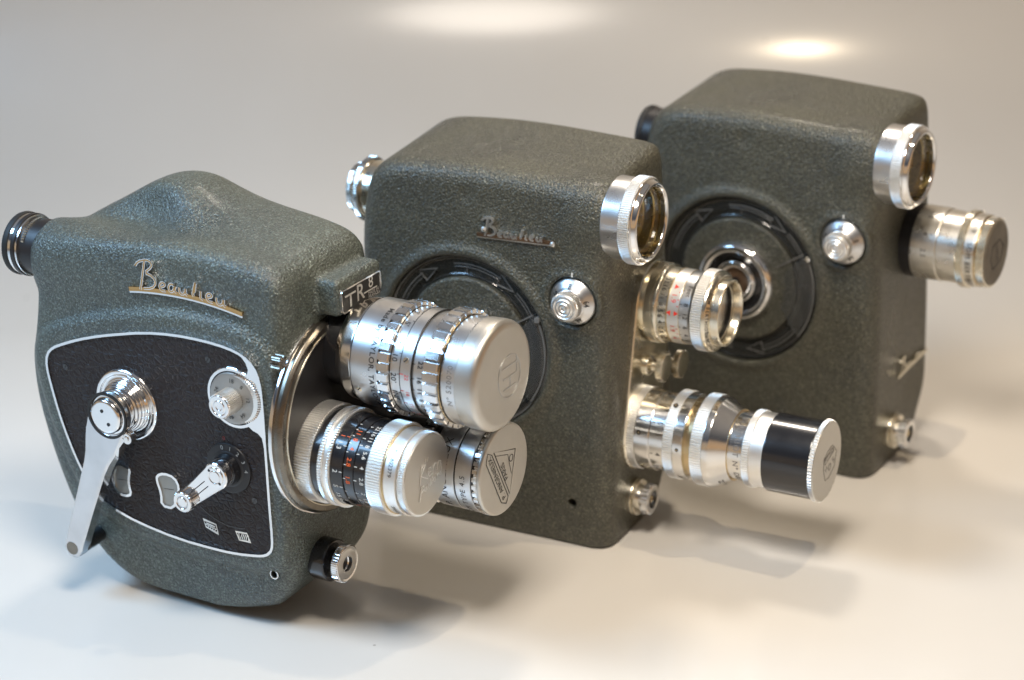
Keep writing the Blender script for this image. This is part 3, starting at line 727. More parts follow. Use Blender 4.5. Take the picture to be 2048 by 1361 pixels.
# ---- lens one: the big turned aluminium one
def lens_root(name, parent, label=None):
    return Part(name, parent, label)
def big_lens():
    L = lens_root('camera_lens', C1, 'largest lens, satin aluminium with deep grip flutes and a plain domed cap'); o = (0, 3.6, 10.54)
    drum('mount', -.3, .9, 1.5, o, 'black_metal', L)
    lathe('base_cone', [(.55, 0), (.55, 1.70), (.85, 1.86), (1.35, 1.92), (1.35, 0)], o, 'steel', L, segs=120, b=.05)
    bb = drum('rear_barrel', 1.36, 2.49, 1.95, o, 'satin', L, segs=120)
    flutes('focus_grip', 2.50, 2.97, 2.07, o, 'grip', L, 34)
    sb = drum('distance_scale', 2.95, 3.40, 1.90, o, 'satin', L, segs=120, b=.01)
    ib = drum('index_ring', 3.41, 3.85, 1.92, o, 'satin', L, segs=120, b=.01)
    ab = lathe('aperture_scale', [(3.86, 0), (3.86, 1.86), (4.43, 1.93), (4.43, 0)], o, 'satin', L, segs=120, b=.01)
    flutes('aperture_grip', 4.42, 5.0, 2.13, o, 'grip', L, 34)
    drum('brass_seam', 4.98, 5.03, 1.965, o, 'brass', L, segs=120, b=.01)
    for gx, gr in ((2.49, 1.965), (2.985, 1.91), (3.405, 1.93), (3.855, 1.93), (4.415, 1.945), (5.045, 1.96), (1.36, 1.955)): drum('dark_groove', gx - .012, gx + .012, gr, o, 'ink', L, segs=120, b=.003)
    fb = drum('front_barrel', 5.05, 5.68, 1.94, o, 'satin', L, segs=120, b=.04)
    cp = lathe('lens_cap', [(5.62, 0), (5.62, 1.985), (6.10, 2.0), (6.30, 1.99), (6.42, 1.90), (6.47, 1.74), (6.475, 0)], o, 'satin_flat', L, segs=120, b=.05)
    cf = face_map('x', 6.478, (3.95, 10.44)); mb = MB()
    stroke(mb, [(.76 * math.cos(t * PI / 24), .78 * math.sin(t * PI / 24)) for t in range(48)], .028, cf, 0, .012, closed=True)
    for s_ in ([(-.45, .38), (.52, .38)], [(.52, .62), (.52, .02)], [(-.42, -.02), (.46, -.02)], [(-.42, -.42), (.46, -.42)], [(.05, -.02), (.05, -.42)]): stroke(mb, s_, .03, cf, 0, .014)
    mb.build('cap_monogram', 'satin', cp)
    mb = MB(); wrap(mb, 'Made by TAYLOR, TAYLOR & HOBSON', o, 2.24, 1.95, 185, .30, spacing=1.12, off=.012); mb.build('maker_engraving', 'ink', bb)
    mb = MB()
    for tx, a in (("5'", 118), ("7'", 141), ("10", 157), ("20'", 179), ("INF", 201), ("3'", 98)):
        wrap(mb, tx, o, 3.14, 1.90, a, .30, off=.008); tick(mb, o, 3.30, 3.42, 1.905, a - 5)
    mb.build('distance_numbers', 'ink', sb)
    mb = MB()
    for tx, a in (('22', 176), ('16', 195), ('11', 212), ('8', 232)):
        wrap(mb, tx, o, 3.68, 1.92, a, .22); tick(mb, o, 3.42, 3.56, 1.925, a - 3)
    mb.build('depth_numbers', 'red_ink', ib)
    mb = MB()
    for tx, a in (('22', 160), ('16', 176), ('11', 189), ('8', 201), ('5.6', 213), ('4', 227), ('2.8', 240), ('2', 253)):
        wrap(mb, tx, o, 4.20, 1.912, a, .27, off=.01); tick(mb, o, 3.88, 3.98, 1.88, a)
    mb.build('aperture_numbers', 'ink', ab)
    mb = MB(); wrap(mb, 'Nº 520070', o, 5.42, 1.94, 176, .29, cw=False, spacing=1.2); mb.build('serial_number', 'grey_ink', fb)
    for x, a, r in ((1.62, 202, 1.95), (3.62, 158, 1.92)):
        a = math.radians(a); sc = MB(); c = (x, o[1] + r * math.cos(a), o[2] + r * math.sin(a))
        nrm = Vector((0, math.cos(a), math.sin(a))); t1 = Vector((1, 0, 0)); t2 = nrm.cross(t1)
        ring = [Vector(c) + t1 * .11 * math.cos(q * PI / 8) + t2 * .11 * math.sin(q * PI / 8) + nrm * .012 for q in range(16)]
        so = MB().add(ring + [p - nrm * .05 for p in ring], [tuple(range(16))] + [(i, (i + 1) % 16, (i + 1) % 16 + 16, i + 16) for i in range(16)]).build('set_screw', 'nickel', L)
        sc.add([Vector(c) + (t1 * .7 + t2 * .7) * u + (t1 * .7 - t2 * .7) * w_ + nrm * .016 for u, w_ in ((-.1, -.02), (.1, -.02), (.1, .02), (-.1, .02))], [(0, 1, 2, 3)]); sc.build('slot', 'ink', so)
big_lens()

def kern_lens():
    L = lens_root('camera_lens', C1, 'black and white metal lens with fine knurls and orange numbers'); o = (0, 1.8, 7.08)
    knurl('mount_ring', -.18, .55, 1.84, o, 'bright', L, 110, depth=.045)
    drum('black_band', .5, .86, 1.72, o, 'black_metal', L, segs=110)
    knurl('focus_ring', .84, 1.04, 1.82, o, 'bright', L, 110, depth=.05)
    drum('focus_ring_groove', 1.02, 1.24, 1.72, o, 'bright', L, segs=110)
    knurl('focus_ring', 1.22, 1.36, 1.82, o, 'bright', L, 110, depth=.05)
    db = lathe('distance_scale', [(1.3, 0), (1.3, 1.70), (1.85, 1.66), (1.85, 0)], o, 'black_metal', L, segs=110, b=.02)
    ib = drum('index_ring', 1.86, 2.28, 1.62, o, 'black_metal', L, segs=110, b=.02)
    ab = lathe('aperture_scale', [(2.29, 0), (2.29, 1.60), (2.85, 1.56), (2.85, 0)], o, 'black_metal', L, segs=110, b=.02)
    knurl('aperture_ring', 2.80, 3.42, 1.70, o, 'bright', L, 104, depth=.045)
    drum('brass_seam', 3.40, 3.48, 1.60, o, 'brass', L, segs=110, b=.01)
    fb = drum('front_barrel', 3.46, 3.98, 1.57, o, 'bright', L, segs=110, b=.03)
    cp = lathe('lens_cap_rim', [(3.94, 0), (3.94, 1.42), (4.0, 1.42), (4.0, 0)], o, 'brass', L, segs=100, b=.01)
    cp = knurl('lens_cap', 3.98, 4.28, 1.53, o, 'bright', L, 120, depth=.04)
    lathe('cap_face', [(4.27, 0), (4.27, 1.46), (4.31, 1.44), (4.33, 0)], o, 'satin_flat', cp, segs=100, b=.03)
    cf = face_map('x', 4.335, (1.80, 7.05), 3, .86)
    mb = MB()
    for s_ in ([(-.62, -.18), (-.42, .58)], [(-.10, .56), (-.50, .18), (-.02, -.14)], [(0.0, .04), (.26, .10), (.24, .26), (.06, .28), (0, .06), (.12, -.1), (.34, -.06)],
               [(.38, -.1), (.44, .26), (.44, .12), (.58, .28), (.68, .24)], [(.72, -.08), (.76, .26), (.76, .1), (.90, .26), (1.02, .2), (1.02, -.08)], [(-.06, .80), (-.12, .62)], [(.10, .80), (.04, .62)],
               [(-.72, -.9), (-.52, -.30), (-.34, -.32), (-.34, -.46), (-.56, -.56)], [(-.22, -.42), (-.34, -.56), (-.22, -.62), (-.14, -.42), (-.12, -.6)], [(.02, -.38), (-.02, -.58)],
               [(.16, -.22), (.10, -.54)], [(.30, -.18), (.22, -.52)], [(.48, -.3), (.36, -.42), (.48, -.5), (.56, -.3), (.56, -.46)], [(.68, -.26), (.64, -.46), (.66, -.36), (.80, -.26)], [(1.04, -.08), (.98, -.42), (.86, -.36), (.96, -.24)]):
        stroke(mb, s_, .034, cf, 0, .024)
    mb.build('raised_script', 'bright', cp)
    mb = MB(); mo = MB()
    for tx, a, m_ in (('1', 128, mo), ('1.3', 140, mb), ('2', 172, mb), ('5', 192, mb), ('15 feet', 215, mb)):
        wrap(m_, tx, o, 1.56, 1.685, a, .26); tick(m_, o, 1.74, 1.86, 1.69, a)
    for tx, a in (('11', 118), ('8', 129), ('4', 141), ('2.8', 158), ('1.8', 181), ('8', 232)): wrap(mo, tx, o, 2.06, 1.62, a, .25, off=.006)
    mo.build('orange_numbers', 'orange_ink', ib)
    for tx, a in (('22', 104), ('16', 114), ('11', 124), ('8', 134), ('5.6', 146), ('4', 162), ('2.8', 180), ('2', 199), ('1.8', 212)):
        wrap(mb, tx, o, 2.60, 1.58, a, .23); tick(mb, o, 2.30, 2.42, 1.60, a)
        tick(mb, o, 1.88, 1.96, 1.62, a)
    mb.build('white_numbers', 'white_ink', ab)
    mb = MB(); wrap(mb, 'Nº 802379', o, 3.72, 1.57, 147, .22); wrap(mb, 'SWITZERLAND', o, 3.72, 1.57, 238, .22); mb.build('serial_number', 'ink', fb)
    a = math.radians(197); drum('index_dot', 3.55, 3.551, .01, o, 'ink', L, segs=8)
kern_lens()

def third_lens():
    L = lens_root('camera_lens', C1, 'satin lens at the back of the turret with an engraved flat cap'); o = (0, 4.7, 6.37)
    drum('mount', -.2, 1.6, 1.5, o, 'black_metal', L)
    drum('rear_barrel', 1.5, 3.7, 1.62, o, 'black_metal', L, segs=100)
    knurl('grip', 2.9, 3.4, 1.7, o, 'steel', L, 30, depth=.09, pat=(1, 1, 1, 1, 0, 0))
    b0 = drum('barrel', 3.7, 4.62, 1.70, o, 'satin', L, segs=100)
    drum('dark_seam', 4.60, 4.70, 1.67, o, 'black_metal', L, segs=100, b=.01)
    b1_ = drum('front_barrel', 4.68, 5.32, 1.70, o, 'satin', L, segs=100)
    drum('dark_seam', 5.30, 5.38, 1.67, o, 'black_metal', L, segs=100, b=.01)
    cp = knurl('lens_cap', 5.36, 5.60, 1.72, o, 'steel', L, 36, depth=.07, pat=(1, 1, 1, 1, 0, 0))
    lathe('cap_face', [(5.58, 0), (5.58, 1.72), (5.68, 1.71), (5.72, 1.66), (5.725, 0)], o, 'satin_flat', cp, segs=100, b=.03)
    cf = face_map('x', 5.728, (0, 0)); mb = MB()
    tri = [(5.52, 6.85), (4.02, 7.30), (5.06, 5.25)]
    stroke(mb, tri, .03, cf, 0, .004, closed=True)
    stroke(mb, [(5.21 + .13 * math.cos(i * PI / 8), 6.62 + .13 * math.sin(i * PI / 8)) for i in range(16)], .028, cf, 0, .004, closed=True)
    stroke(mb, [(3.60, 7.42), (3.88, 7.26), (4.95, 5.20), (4.80, 4.98), (4.46, 5.14), (3.48, 7.06)], .03, cf, 0, .004, closed=True)
    stroke(mb, [(4.12, 7.12), (4.98, 6.84), (5.2, 6.0)], .02, cf, 0, .004)
    f2 = face_map('x', 5.728, (4.20, 6.22), 116); ftext(mb, 'P. ANGÉNIEUX', f2, .33, lift=.004, spacing=1.02)
    f3 = face_map('x', 5.728, (4.72, 6.28), 112); ftext(mb, 'PARIS', f3, .33, lift=.004)
    mb.build('cap_engraving', 'ink', cp)
    mb = MB(); wrap(mb, 'P. ANGENIEUX', o, 4.2, 1.70, 176, .42, spacing=1.05, cw=False); wrap(mb, 'F. 1.8', o, 4.2, 1.70, 232, .3, cw=False); mb.build('maker_engraving', 'ink', b0)
    mb = MB(); wrap(mb, 'RETROZOOM TYPE 4.5', o, 5.0, 1.70, 228, .30, cw=False, spacing=1.15); mb.build('type_engraving', 'ink', b1_)
third_lens()

# ================================================================ MIDDLE AND REAR CAMERAS
def body23(parent, name='body'):
    prof = Poly2(chaikin([(-10.35, -1.5), (.20, -1.5), (.30, 1.5), (.32, 6), (.22, 10), (.14, 14.0), (.08, 14.75), (-.12, 15.08), (-.5, 15.2), (-1.5, 15.28), (-5.5, 15.45), (-8.4, 15.28), (-9.35, 15.08), (-9.95, 14.6), (-10.3, 13.8), (-10.62, 11.5), (-10.62, 8), (-10.5, 3)], 2))
    D = (-5.78, 7.88)
    def f(x, y, z):
        m = prof(x, z + .085 * (5.3 - y)* np.clip((z - 12) / 3, 0, 1))
        d = smax(m, -y - .02 + .012 * np.maximum(z - 12, 0), .85)
        far = y - 6.25 + .045 * np.maximum(z - 3, 0)
        d = smax(d, far, .75)
        d = smax(d, (y - 6.3 - (z - 2.6) * .62) * .85, .5)
        d = smax(d, -z, .22)
        # boss behind the viewfinder ring
        rr = np.sqrt((y - 1.38) ** 2 + (z - 13.42) ** 2) - 1.42
        d = smin(d, smax(smax(rr, x - .10, .15), -1.5 - x, .8), .55)
        # moulded ring and sunk dish for the winding key
        q = np.sqrt((x - D[0]) ** 2 + (z - D[1]) ** 2)
        tor = np.sqrt((q - 3.72) ** 2 + (y - .02) ** 2) - .17
        d = smin(d, tor, .30)
        dish = smax(q - 3.56, y - .42, .08)
        d = smax(d, -smax(dish, -(q - 2.62) * 1.0, .08), .05)
        # cup for the speed dial
        q2 = np.sqrt((x + 1.18) ** 2 + (z - 10.27) ** 2)
        tor = np.sqrt((q2 - 1.12) ** 2 + (y - .03) ** 2) - .10
        d = smin(d, tor, .16)
        d = smax(d, -smax(q2 - .99, y - .14, .06), .05)
        # tapped hole and dimple
        q3 = np.sqrt((x + 1.29) ** 2 + (z - 1.84) ** 2)
        d = smin(d, np.sqrt(np.maximum(q3 - .27, 0) ** 2 + (y - .05) ** 2) - .10, .12)
        d = smax(d, -smax(q3 - .17, y - .8, .04), .04)
        d = d + .07 * np.exp(-(((x + 5.65) ** 2 + (z - 13.95) ** 2) / .10)) * (y < 1.5)
        return d
    V, Fq = surface(f, (-11, -.5, -.3), (.9, 6.7, 15.9), .105)
    return mk_np(name, V, Fq, 'paint_olive', parent)

C2 = root('movie_camera', 3.356, 81.948, .49, 'middle olive hammered movie camera with two lenses, one a long tube with a black front', GR)
C3 = root('movie_camera', 14.314, 87.761, .56, 'rearmost olive hammered movie camera with dark round winding key and a single capped lens', GR)
bd2 = body23(C2)
o3 = bpy.data.objects.new('body', bd2.data); COL.objects.link(o3); o3.parent = C3

def winding(parent, full):
    D = (-5.78, .42, 7.88)
    W = Part('winding_key', parent)
    rg = lathe('key_ring', [(.0, 2.64), (.0, 3.53), (.26, 3.53), (.34, 3.49), (.36, 3.42), (.31, 3.35), (.30, 3.25), (.28, 3.10), (.24, 2.95), (.19, 2.82), (.17, 2.74), (.22, 2.70), (.22, 2.66), (.18, 2.64)], D, 'ring_plastic', W, '-y', segs=128, closed=True, b=.02)
    Fk = face_map('-y', D[1], (D[0], D[2]))
    for a0, a1 in ((100, 62), (47, 20), (165, 128), (-35, -70), (-95, -130)):
        mb = MB(); stroke(mb, arc(0, 0, 3.17, a0, a1, 14), .035, Fk, .22, .315); mb.build('arrow_line', 'plastic_edge', rg)
        mb = MB(); stroke(mb, arc(0, 0, 3.03, a0, a1 + 2, 14), .02, Fk, .23, .29); mb.build('arrow_line', 'plastic_edge', rg)
        am = math.radians(a1 - 13); a2 = math.radians(a1 + 1)
        if a1 in (62, 128, -70, -130):
            tri = [(3.36 * math.cos(a2), 3.36 * math.sin(a2)), (3.08 * math.cos(am), 3.08 * math.sin(am)), (2.84 * math.cos(a2), 2.84 * math.sin(a2))]
            mb = MB(); stroke(mb, tri, .035, Fk, .23, .31, closed=True); mb.build('arrow_head', 'plastic_edge', rg)
    mb = MB(); stroke(mb, [(0, 2.78), (0, 3.0)], .02, Fk, .23, .27); mb.build('relief_line', 'plastic_edge', rg)
    lathe('glint_rim', [(.28, 3.50), (.38, 3.52), (.40, 3.48), (.34, 3.44)], D, 'plastic_edge' if not full else 'plastic', W, '-y', segs=128, closed=True, b=.01)  # rim added for an edge glint, painted paler on the middle camera
    # folding grip flap on the front side of the ring
    fl = arc(0, 0, 3.40, 28, -38, 22) + arc(0, 0, 2.1, -26, 16, 12)
    fp = prism('key_flap', fl, Fk, .20, .50, 'smoky', W, b=.10)
    mb = MB(); stroke(mb, arc(0, 0, 3.42, 26, -36, 20), .06, Fk, .40, .50); stroke(mb, [(3.32 * math.cos(.5), 3.32 * math.sin(.5)), (1.75, .85)], .05, Fk, .42, .50)
    mb.build('flap_rim', 'plastic_edge', fp)
    drum('flap_pivot', .3, .6, .13, (D[0] + 3.14, D[1], D[2] + 1.45), 'chrome' if full else 'plastic_edge', W, '-y', segs=24, b=.04)
    if full:
        oc = (D[0] - .05, .02, D[2] - .05)
        lathe('hub_ring', [(-.05, 1.25), (-.05, 1.72), (.20, 1.70), (.40, 1.58), (.44, 1.44), (.36, 1.30), (.15, 1.22)], oc, 'chrome', W, '-y', segs=96, closed=True, b=.08)
        lathe('hub_cup', [(.02, 0), (.02, .70), (.06, 1.0), (.16, 1.28), (-.06, 1.28), (-.06, 0)], oc, 'black_metal', W, '-y', segs=72, b=.05)
        lathe('hub_nut', [(.02, .58), (.02, .96), (.26, .92), (.34, .84), (.34, .72), (.22, .58)], oc, 'chrome', W, '-y', segs=64, closed=True, b=.06)
        lathe('hub_core', [(.0, 0), (.0, .57), (.10, .55), (.16, .3), (.16, 0)], oc, 'wood_red', W, '-y', segs=48, b=.03)
        drum('hub_pin', .1, .24, .18, oc, 'black_metal', W, '-y', segs=32)
    else:
        oc = (D[0], .02, D[2])
        lathe('hub_ring', [(-.05, 0), (-.05, 1.3), (.2, 1.25), (.25, 0)], oc, 'chrome', W, '-y', segs=72, b=.05)
winding(C2, False); winding(C3, True)

def dial23(parent, marks):
    o = (-1.18, .12, 10.27)
    d = lathe('speed_dial', [(-.1, 0), (-.1, .955), (.10, .955), (.18, .90), (.40, .64), (.50, .58), (.50, 0)], o, 'satin', parent, '-y', segs=72, b=.05)
    k = knurl('dial_knob', .40, .84, .58, o, 'bright', parent, 48, '-y', depth=.035)
    lathe('knob_cap', [(.82, 0), (.82, .54), (.90, .50), (.92, .42), (.88, .38), (.93, .33), (.94, .28), (.90, .24), (.95, .19), (.96, .13), (.92, .09), (.97, 0)], o, 'bright', k, '-y', b=.008, segs=48)
    mb = MB()
    for tx, an in marks:
        a = math.radians(an); v, f = text2d(tx, .25, .004)
        out = []
        for px, py in v:   # the numbers lie on the cone
            rr = .70 + py; h = .22 + (.84 - rr) * .28 / .34 + .02; aa = a - px / .70
            out.append((o[0] + rr * math.cos(aa), o[1] - h - .02, o[2] + rr * math.sin(aa)))
        mb.add(out, f)
    mb.build('dial_numbers', 'ink', d)
    mb = MB(); stroke(mb, [(-1.15, 11.30), (-1.15, 11.46)], .06, SF(-.06), .0, .04); mb.build('index_mark', 'white_ink', d)
dial23(C2, (('8', 90), ('64', 8), ('48', -58), ('16', 150), ('32', 250)))
dial23(C3, (('16', 92), ('8', 20), ('64', -48), ('24', 160)))

def finder(parent):
    o = (0, 1.38, 13.40)
    V_ = Part('viewfinder', parent)
    drum('base_ring', .05, .80, 1.58, o, 'satin', V_, segs=110, ri=1.36, b=.03)
    knurl('knurled_ring', .78, 1.24, 1.68, o, 'bright', V_, 120, depth=.035, ri=1.36)
    lathe('chrome_lip', [(1.1, 1.34), (1.1, 1.62), (1.28, 1.62), (1.30, 1.56), (1.36, 1.54), (1.46, 1.50), (1.50, 1.44), (1.48, 1.36), (1.42, 1.32)], o, 'chrome', V_, segs=110, closed=True, b=.02)
    lathe('inner_wall', [(.12, 0), (.12, .9), (.18, 1.1), (.3, 1.22), (.5, 1.26), (.52, 1.31), (.7, 1.31), (.72, 1.27), (.9, 1.27), (.92, 1.32), (1.42, 1.34), (1.42, 1.36), (.05, 1.36), (.05, 0)], o, 'amber', V_, segs=96, b=.01)
    lathe('front_glass', [(1.12, 0), (1.12, 1.31), (1.18, 1.31), (1.22, .9), (1.25, 0)], o, 'glass', V_, segs=72, b=.005)
finder(C2); finder(C3)

def release23(parent):
    o = (0.15, 2.2, 1.52)
    drum('release_collar', -.1, .35, .74, o, 'nickel', parent, segs=56)
    knurl('release_rim', .35, .50, .74, o, 'nickel', parent, 60, depth=.03)
    Rb = Part('release_button', parent)
    drum('stem', .45, .8, .48, o, 'steel', Rb, segs=40)
    knurl('rim', .68, 1.02, .62, o, 'chrome', Rb, 44, depth=.04, ri=.36)
    drum('button_hole', .7, .90, .37, o, 'inner_black', Rb, segs=32)
    lathe('button_pin', [(.8, 0), (.8, .16), (.96, .14), (.96, 0)], o, 'brass', Rb, segs=24)
release23(C2); release23(C3)
for c in (C2, C3):
    drum('threaded_hole', 0, .25, .19, (-1.29, .85, 1.84), 'inner_black', c, '-y', segs=24)

# eyepieces at the back
E2 = Part('eyepiece', C2)
o = (-10.3, 1.5, 13.0)
bs = lathe('barrel', [(-.3, 0), (-.3, 1.16), (.25, 1.16), (.40, 1.05), (.40, 0)], o, 'nickel', E2, '-x', segs=90)
knurl('knurled_ring', .36, .60, 1.30, o, 'steel', E2, 84, '-x', depth=.045)
lathe('neck', [(.55, 0), (.55, 1.0), (.75, .86), (.9, .9), (.9, 0)], o, 'nickel', E2, '-x', segs=90)
knurl('eye_ring', .85, 1.08, .98, o, 'steel', E2, 70, '-x', depth=.04)
mb = MB(); wrap(mb, '0', o, .12, 1.16, 130, .24, axis='-x', cw=False); wrap(mb, '25', o, .12, 1.16, 172, .24, axis='-x', cw=False); mb.build('scale_numbers', 'ink', bs)
E3 = Part('eyepiece', C3)
o = (-10.3, 1.5, 13.05)
drum('barrel', -.3, .35, 1.12, o, 'black_matt', E3, '-x', segs=80)
drum('eyecup', .3, .60, 1.18, o, 'rubber', E3, '-x', segs=80, b=.1)

# name badges
script('name_badge', face_map('-y', -.02, (-5.15, 12.36), 2), 3.25, 'bright', 'rust', C2, h=.12, wl=.075, barh=.12, studs=True)
s3 = script('name_badge', face_map('x', .34, (2.55, 3.72), 3), 3.1, 'nickel', 'nickel', C3, h=.08, wl=.065, barh=.085)

# turret plate and knobs of the middle camera
TA = Vector((3.80, 9.22)); TB = Vector((2.72, 4.35)); td = (TB - TA).normalized(); tn = Vector((-td.y, td.x)); tp = []
for q in range(180, 361, 12): a = math.radians(q); tp.append(tuple(TA + td * (1.66 * math.sin(a)) * 1 + tn * (1.66 * math.cos(a))))
for q in range(0, 181, 12): a = math.radians(q); tp.append(tuple(TB + td * (1.72 * math.sin(a)) + tn * (1.72 * math.cos(a))))
prism('turret_plate', tp, face_map('x', .2, (0, 0)), 0, .30, 'nickel', C2, b=.05)
for (y, z) in ((3.15, 6.80), (4.75, 6.35)):
    kb = lathe('turret_knob_stem', [(.45, 0), (.45, .42), (.62, .42), (.75, .22), (1.1, .22), (1.1, 0)], (0, y, z), 'nickel', C2, segs=36)
    knurl('turret_knob', 1.02, 1.30, .58, (0, y, z), 'nickel', C2, 40, depth=.035)

def som_lens():
    L = lens_root('camera_lens', C2, 'short silver lens with black and red engraved scales and an open dark front'); o = (0, 3.8, 9.24)
    drum('mount', .3, .72, 1.35, o, 'nickel', L)
    knurl('mount_ring', .66, 1.02, 1.58, o, 'nickel', L, 100, depth=.035)
    lathe('mount_shoulder', [(1.0, 0), (1.0, 1.56), (1.15, 1.56), (1.22, 1.48), (1.22, 0)], o, 'nickel', L, segs=100)
    a1 = drum('aperture_scale', 1.2, 1.60, 1.46, o, 'nickel', L, segs=100, b=.01)
    drum('brass_seam', 1.58, 1.64, 1.475, o, 'brass', L, segs=100, b=.006)
    a2 = drum('index_ring', 1.62, 2.10, 1.46, o, 'bright', L, segs=100, b=.01)
    drum('brass_seam', 2.08, 2.12, 1.455, o, 'brass', L, segs=100, b=.006)
    a3 = lathe('distance_scale', [(2.1, 0), (2.1, 1.44), (2.5, 1.44), (2.65, 1.5), (2.65, 0)], o, 'satin', L, segs=100, b=.02)
    knurl('focus_ring', 2.62, 3.10, 1.60, o, 'bright', L, 96, depth=.04)
    fr = lathe('front_ring', [(3.08, 1.3), (3.08, 1.60), (3.22, 1.57), (3.34, 1.42), (3.34, 1.3)], o, 'nickel', L, segs=100, closed=True, b=.03)
    lathe('front_rim', [(3.2, 1.12), (3.2, 1.32), (3.66, 1.30), (3.68, 1.22), (3.62, 1.18), (3.3, 1.10)], o, 'nickel', L, segs=100, closed=True, b=.03)
    lathe('front_bore', [(2.0, 0), (2.0, .7), (2.5, .95), (3.4, 1.14), (3.4, 1.25), (1.9, 1.25), (1.9, 0)], o, 'inner_black', L, segs=80)
    lathe('front_element', [(2.45, 0), (2.45, .92), (2.5, .92), (2.6, .5), (2.63, 0)], o, 'plastic', L, segs=60, b=.01)
    mb = MB()
    for tx, a in (('22', 121), ('16', 134), ('11', 148), ('8', 160), ('5.6', 174), ('4', 188), ('2.8', 203), ('1.9', 221)):
        wrap(mb, tx, o, 1.36, 1.46, a, .27); tick(mb, o, 1.50, 1.58, 1.46, a)
    mb.build('aperture_numbers', 'ink', a1)
    mb = MB(); wrap(mb, '1.9', o, 1.84, 1.46, 148, .30); wrap(mb, '1.9', o, 1.86, 1.46, 196, .26); wrap(mb, '4', o, 1.86, 1.46, 217, .27)
    for a, x, s_ in ((171, 1.70, -1), (171, 2.02, 1), (130, 1.86, 1)):
        rr = 1.469; ra = math.radians(a); q = [(x - .09 * s_, ra - .07), (x - .09 * s_, ra + .07), (x + .09 * s_, ra)]
        mb.add([(h, o[1] + rr * math.cos(t), o[2] + rr * math.sin(t)) for h, t in q], [(0, 1, 2)])
    for a in (138, 150, 160, 196, 206, 217): tick(mb, o, 2.0, 2.08, 1.46, a)
    mb.build('red_marks', 'red_ink', a2)
    mb = MB()
    for tx, a in (('Feet', 134), ('8', 156), ('12', 173), ('6', 192), ('4', 207), ('3', 221)): wrap(mb, tx, o, 2.38, 1.445, a, .26); tick(mb, o, 2.12, 2.20, 1.44, a)
    mb.build('distance_numbers', 'ink', a3)
    # lettering on the slanted front ring
    mb = MB(); v, f = text2d('SOM BERTHIOT   Nº D9604', .20, .004, 1.25); out = []
    for px, py in v:
        a = math.radians(188) + px / 1.5; t = (py + .02); h = 3.285 + t * .62; rr = 1.495 - t * .78 + .008
        out.append((h, o[1] + rr * math.cos(a), o[2] + rr * math.sin(a)))
    mb.add(out, f); mb.build('maker_engraving', 'ink', fr)
som_lens()

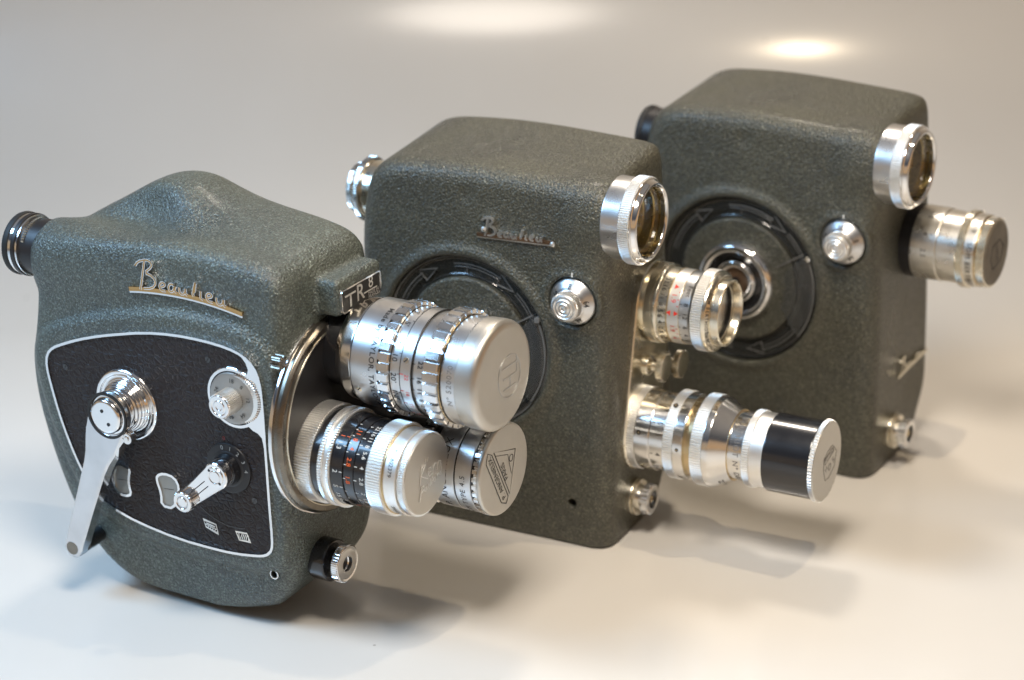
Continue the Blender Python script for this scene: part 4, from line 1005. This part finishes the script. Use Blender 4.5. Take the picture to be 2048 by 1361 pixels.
def tube_lens():
    L = lens_root('camera_lens', C2, 'long stepped silver lens ending in a black tube with a silver cap'); o = (0, 2.72, 4.34)
    knurl('mount_ring', .32, .80, 1.64, o, 'bright', L, 96, depth=.035)
    b_ = drum('rear_barrel', .78, 1.42, 1.60, o, 'steel', L, segs=110)
    b2 = drum('distance_scale', 1.40, 2.06, 1.56, o, 'steel', L, segs=110)
    knurl('focus_ring', 2.04, 2.48, 1.76, o, 'bright', L, 100, depth=.04)
    drum('focus_band', 2.46, 2.88, 1.72, o, 'steel', L, segs=110)
    drum('brass_groove', 2.86, 3.22, 1.54, o, 'brass', L, segs=110)
    knurl('aperture_ring', 3.20, 3.72, 1.82, o, 'bright', L, 104, depth=.04)
    cn = lathe('cone', [(3.70, 0), (3.70, 1.81), (3.95, 1.79), (4.58, 1.40), (4.58, 0)], o, 'steel', L, segs=110, b=.02)
    b3 = lathe('barrel', [(4.5, 0), (4.5, 1.36), (4.62, 1.33), (5.22, 1.33), (5.22, 0)], o, 'steel', L, segs=110)
    drum('brass_seam', 4.56, 4.60, 1.40, o, 'brass', L, segs=110, b=.01)
    knurl('front_ring', 5.20, 5.52, 1.52, o, 'bright', L, 92, depth=.04)
    drum('front_barrel', 5.50, 6.06, 1.46, o, 'bright', L, segs=110)
    drum('black_hood', 6.04, 7.92, 1.53, o, 'black_metal', L, segs=120, b=.04)
    cp = knurl('lens_cap', 7.90, 8.12, 1.60, o, 'bright', L, 80, depth=.05, pat=(1, .6, 0, .4))
    lathe('cap_face', [(8.10, 0), (8.10, 1.56), (8.135, 1.54), (8.14, 0)], o, 'satin_flat', cp, segs=100, b=.02)
    cf = face_map('x', 8.142, (3.06, 4.22), 102); mb = MB()
    stroke(mb, [(-.62, .25), (-.50, .62), (.0, .72), (.48, .58), (.56, .18), (.52, -.34), (.0, -.70), (-.50, -.4)][::-1], .025, cf, 0, .005, closed=True)
    stroke(mb, [(.18, .56), (.42, .5), (.42, -.3), (.18, -.44)], .022, cf, 0, .005, closed=True)
    f2 = face_map('x', 8.142, (3.02, 4.50), 192 - 180); ftext(mb, 'BERTHIOT', face_map('x', 8.142, (2.98, 4.52), 8), .22, lift=.005)
    ftext(mb, 'S', face_map('x', 8.142, (3.40, 4.12), 40), .42, lift=.005); ftext(mb, 'O', face_map('x', 8.142, (3.02, 3.98), 40), .42, lift=.005); ftext(mb, 'M', face_map('x', 8.142, (2.66, 4.02), 40), .30, lift=.005)
    mb.build('cap_engraving', 'grey_ink', cp)
    mb = MB(); wrap(mb, '5', o, 1.78, 1.56, 145, .32); wrap(mb, '4', o, 1.78, 1.56, 192, .32); wrap(mb, '3', o, 1.78, 1.56, 232, .32)
    for a in (145, 192, 232): tick(mb, o, 1.46, 1.58, 1.56, a, .03)
    mb.build('distance_numbers', 'ink', b2)
    mb = MB(); wrap(mb, 'SOM BERTHIOT Nº D80065.', o, 4.92, 1.33, 163, .32, spacing=1.22); mb.build('serial_number', 'grey_ink', b3)
    mb = MB()
    for px, a in (('22', 228), ('16', 246)):
        v, f = text2d(px, .30); out = []
        for u, w_ in v:
            an = math.radians(a) + u / 1.6; t = w_ + .02; rr = 1.60 - t * .53 + .02; out.append((4.27 + t * .85, o[1] + rr * math.cos(an), o[2] + rr * math.sin(an)))
        mb.add(out, f)
    mb.build('aperture_numbers', 'ink', cn)
    for x, a, r, rad in ((1.0, 163, 1.60, .095), (2.25, 118, 1.76, .10), (2.68, 176, 1.72, .07)):
        ra = math.radians(a); nrm = Vector((0, math.cos(ra), math.sin(ra))); t1 = Vector((1, 0, 0)); t2 = nrm.cross(t1); c = Vector((x, o[1], o[2])) + nrm * (r + .006)
        ring = [c + t1 * rad * math.cos(q * PI / 8) + t2 * rad * math.sin(q * PI / 8) for q in range(16)]; r2_ = [c + (p - c) * .7 + nrm * .004 for p in ring]
        so = MB().add(ring + [p - nrm * .03 for p in ring], [tuple(range(16))] + [(i, (i + 1) % 16, (i + 1) % 16 + 16, i + 16) for i in range(16)]).build('screw_hole', 'ink', L)
        MB().add([c + (p - c) * .45 + nrm * .006 for p in ring], [tuple(range(16))]).build('screw', 'brass', so)
tube_lens()

def rear_lens():
    L = lens_root('camera_lens', C3); o = (0, 3.8, 9.48)
    drum('mount', .1, .75, 1.50, o, 'black_matt', L, segs=100)
    b_ = drum('rear_barrel', .72, 1.80, 1.52, o, 'satin_warm', L, segs=110)
    drum('barrel', 1.80, 2.70, 1.48, o, 'satin_warm', L, segs=110, b=.04)
    knurl('focus_ring', 2.66, 2.98, 1.60, o, 'nickel', L, 100, depth=.035)
    fb = drum('front_barrel', 2.96, 3.42, 1.50, o, 'satin_warm', L, segs=110)
    drum('seam', 3.40, 3.48, 1.40, o, 'brass', L, segs=100, b=.01)
    cp = knurl('lens_cap', 3.46, 3.82, 1.44, o, 'nickel', L, 100, depth=.03)
    lathe('cap_face', [(3.80, 0), (3.80, 1.36), (3.88, 1.30), (3.90, 1.2), (3.90, 0)], o, 'brown_cap', cp, segs=90, b=.03)
    cf = face_map('x', 3.905, (3.8, 9.48), 100); mb = MB()
    stroke(mb, [(.0, .7), (.5, .5), (.5, -.3), (0, -.7), (-.5, -.3), (-.5, .5)], .04, cf, 0, .006, closed=True); ftext(mb, 'SOM', cf, .36, lift=.006)
    mb.build('cap_engraving', 'ink', cp)
    mb = MB(); wrap(mb, '3', o, 1.25, 1.52, 118, .26); wrap(mb, '4', o, 1.3, 1.52, 148, .30); wrap(mb, '2.5', o, 1.3, 1.52, 178, .30)
    tick(mb, o, 1.5, 1.6, 1.52, 148, .03); mb.build('distance_numbers', 'ink', b_)
    mb = MB(); wrap(mb, 'F: 1.9    SOM BERTHIOT', o, 3.2, 1.50, 172, .30, spacing=1.15); mb.build('maker_engraving', 'ink', fb)
rear_lens()
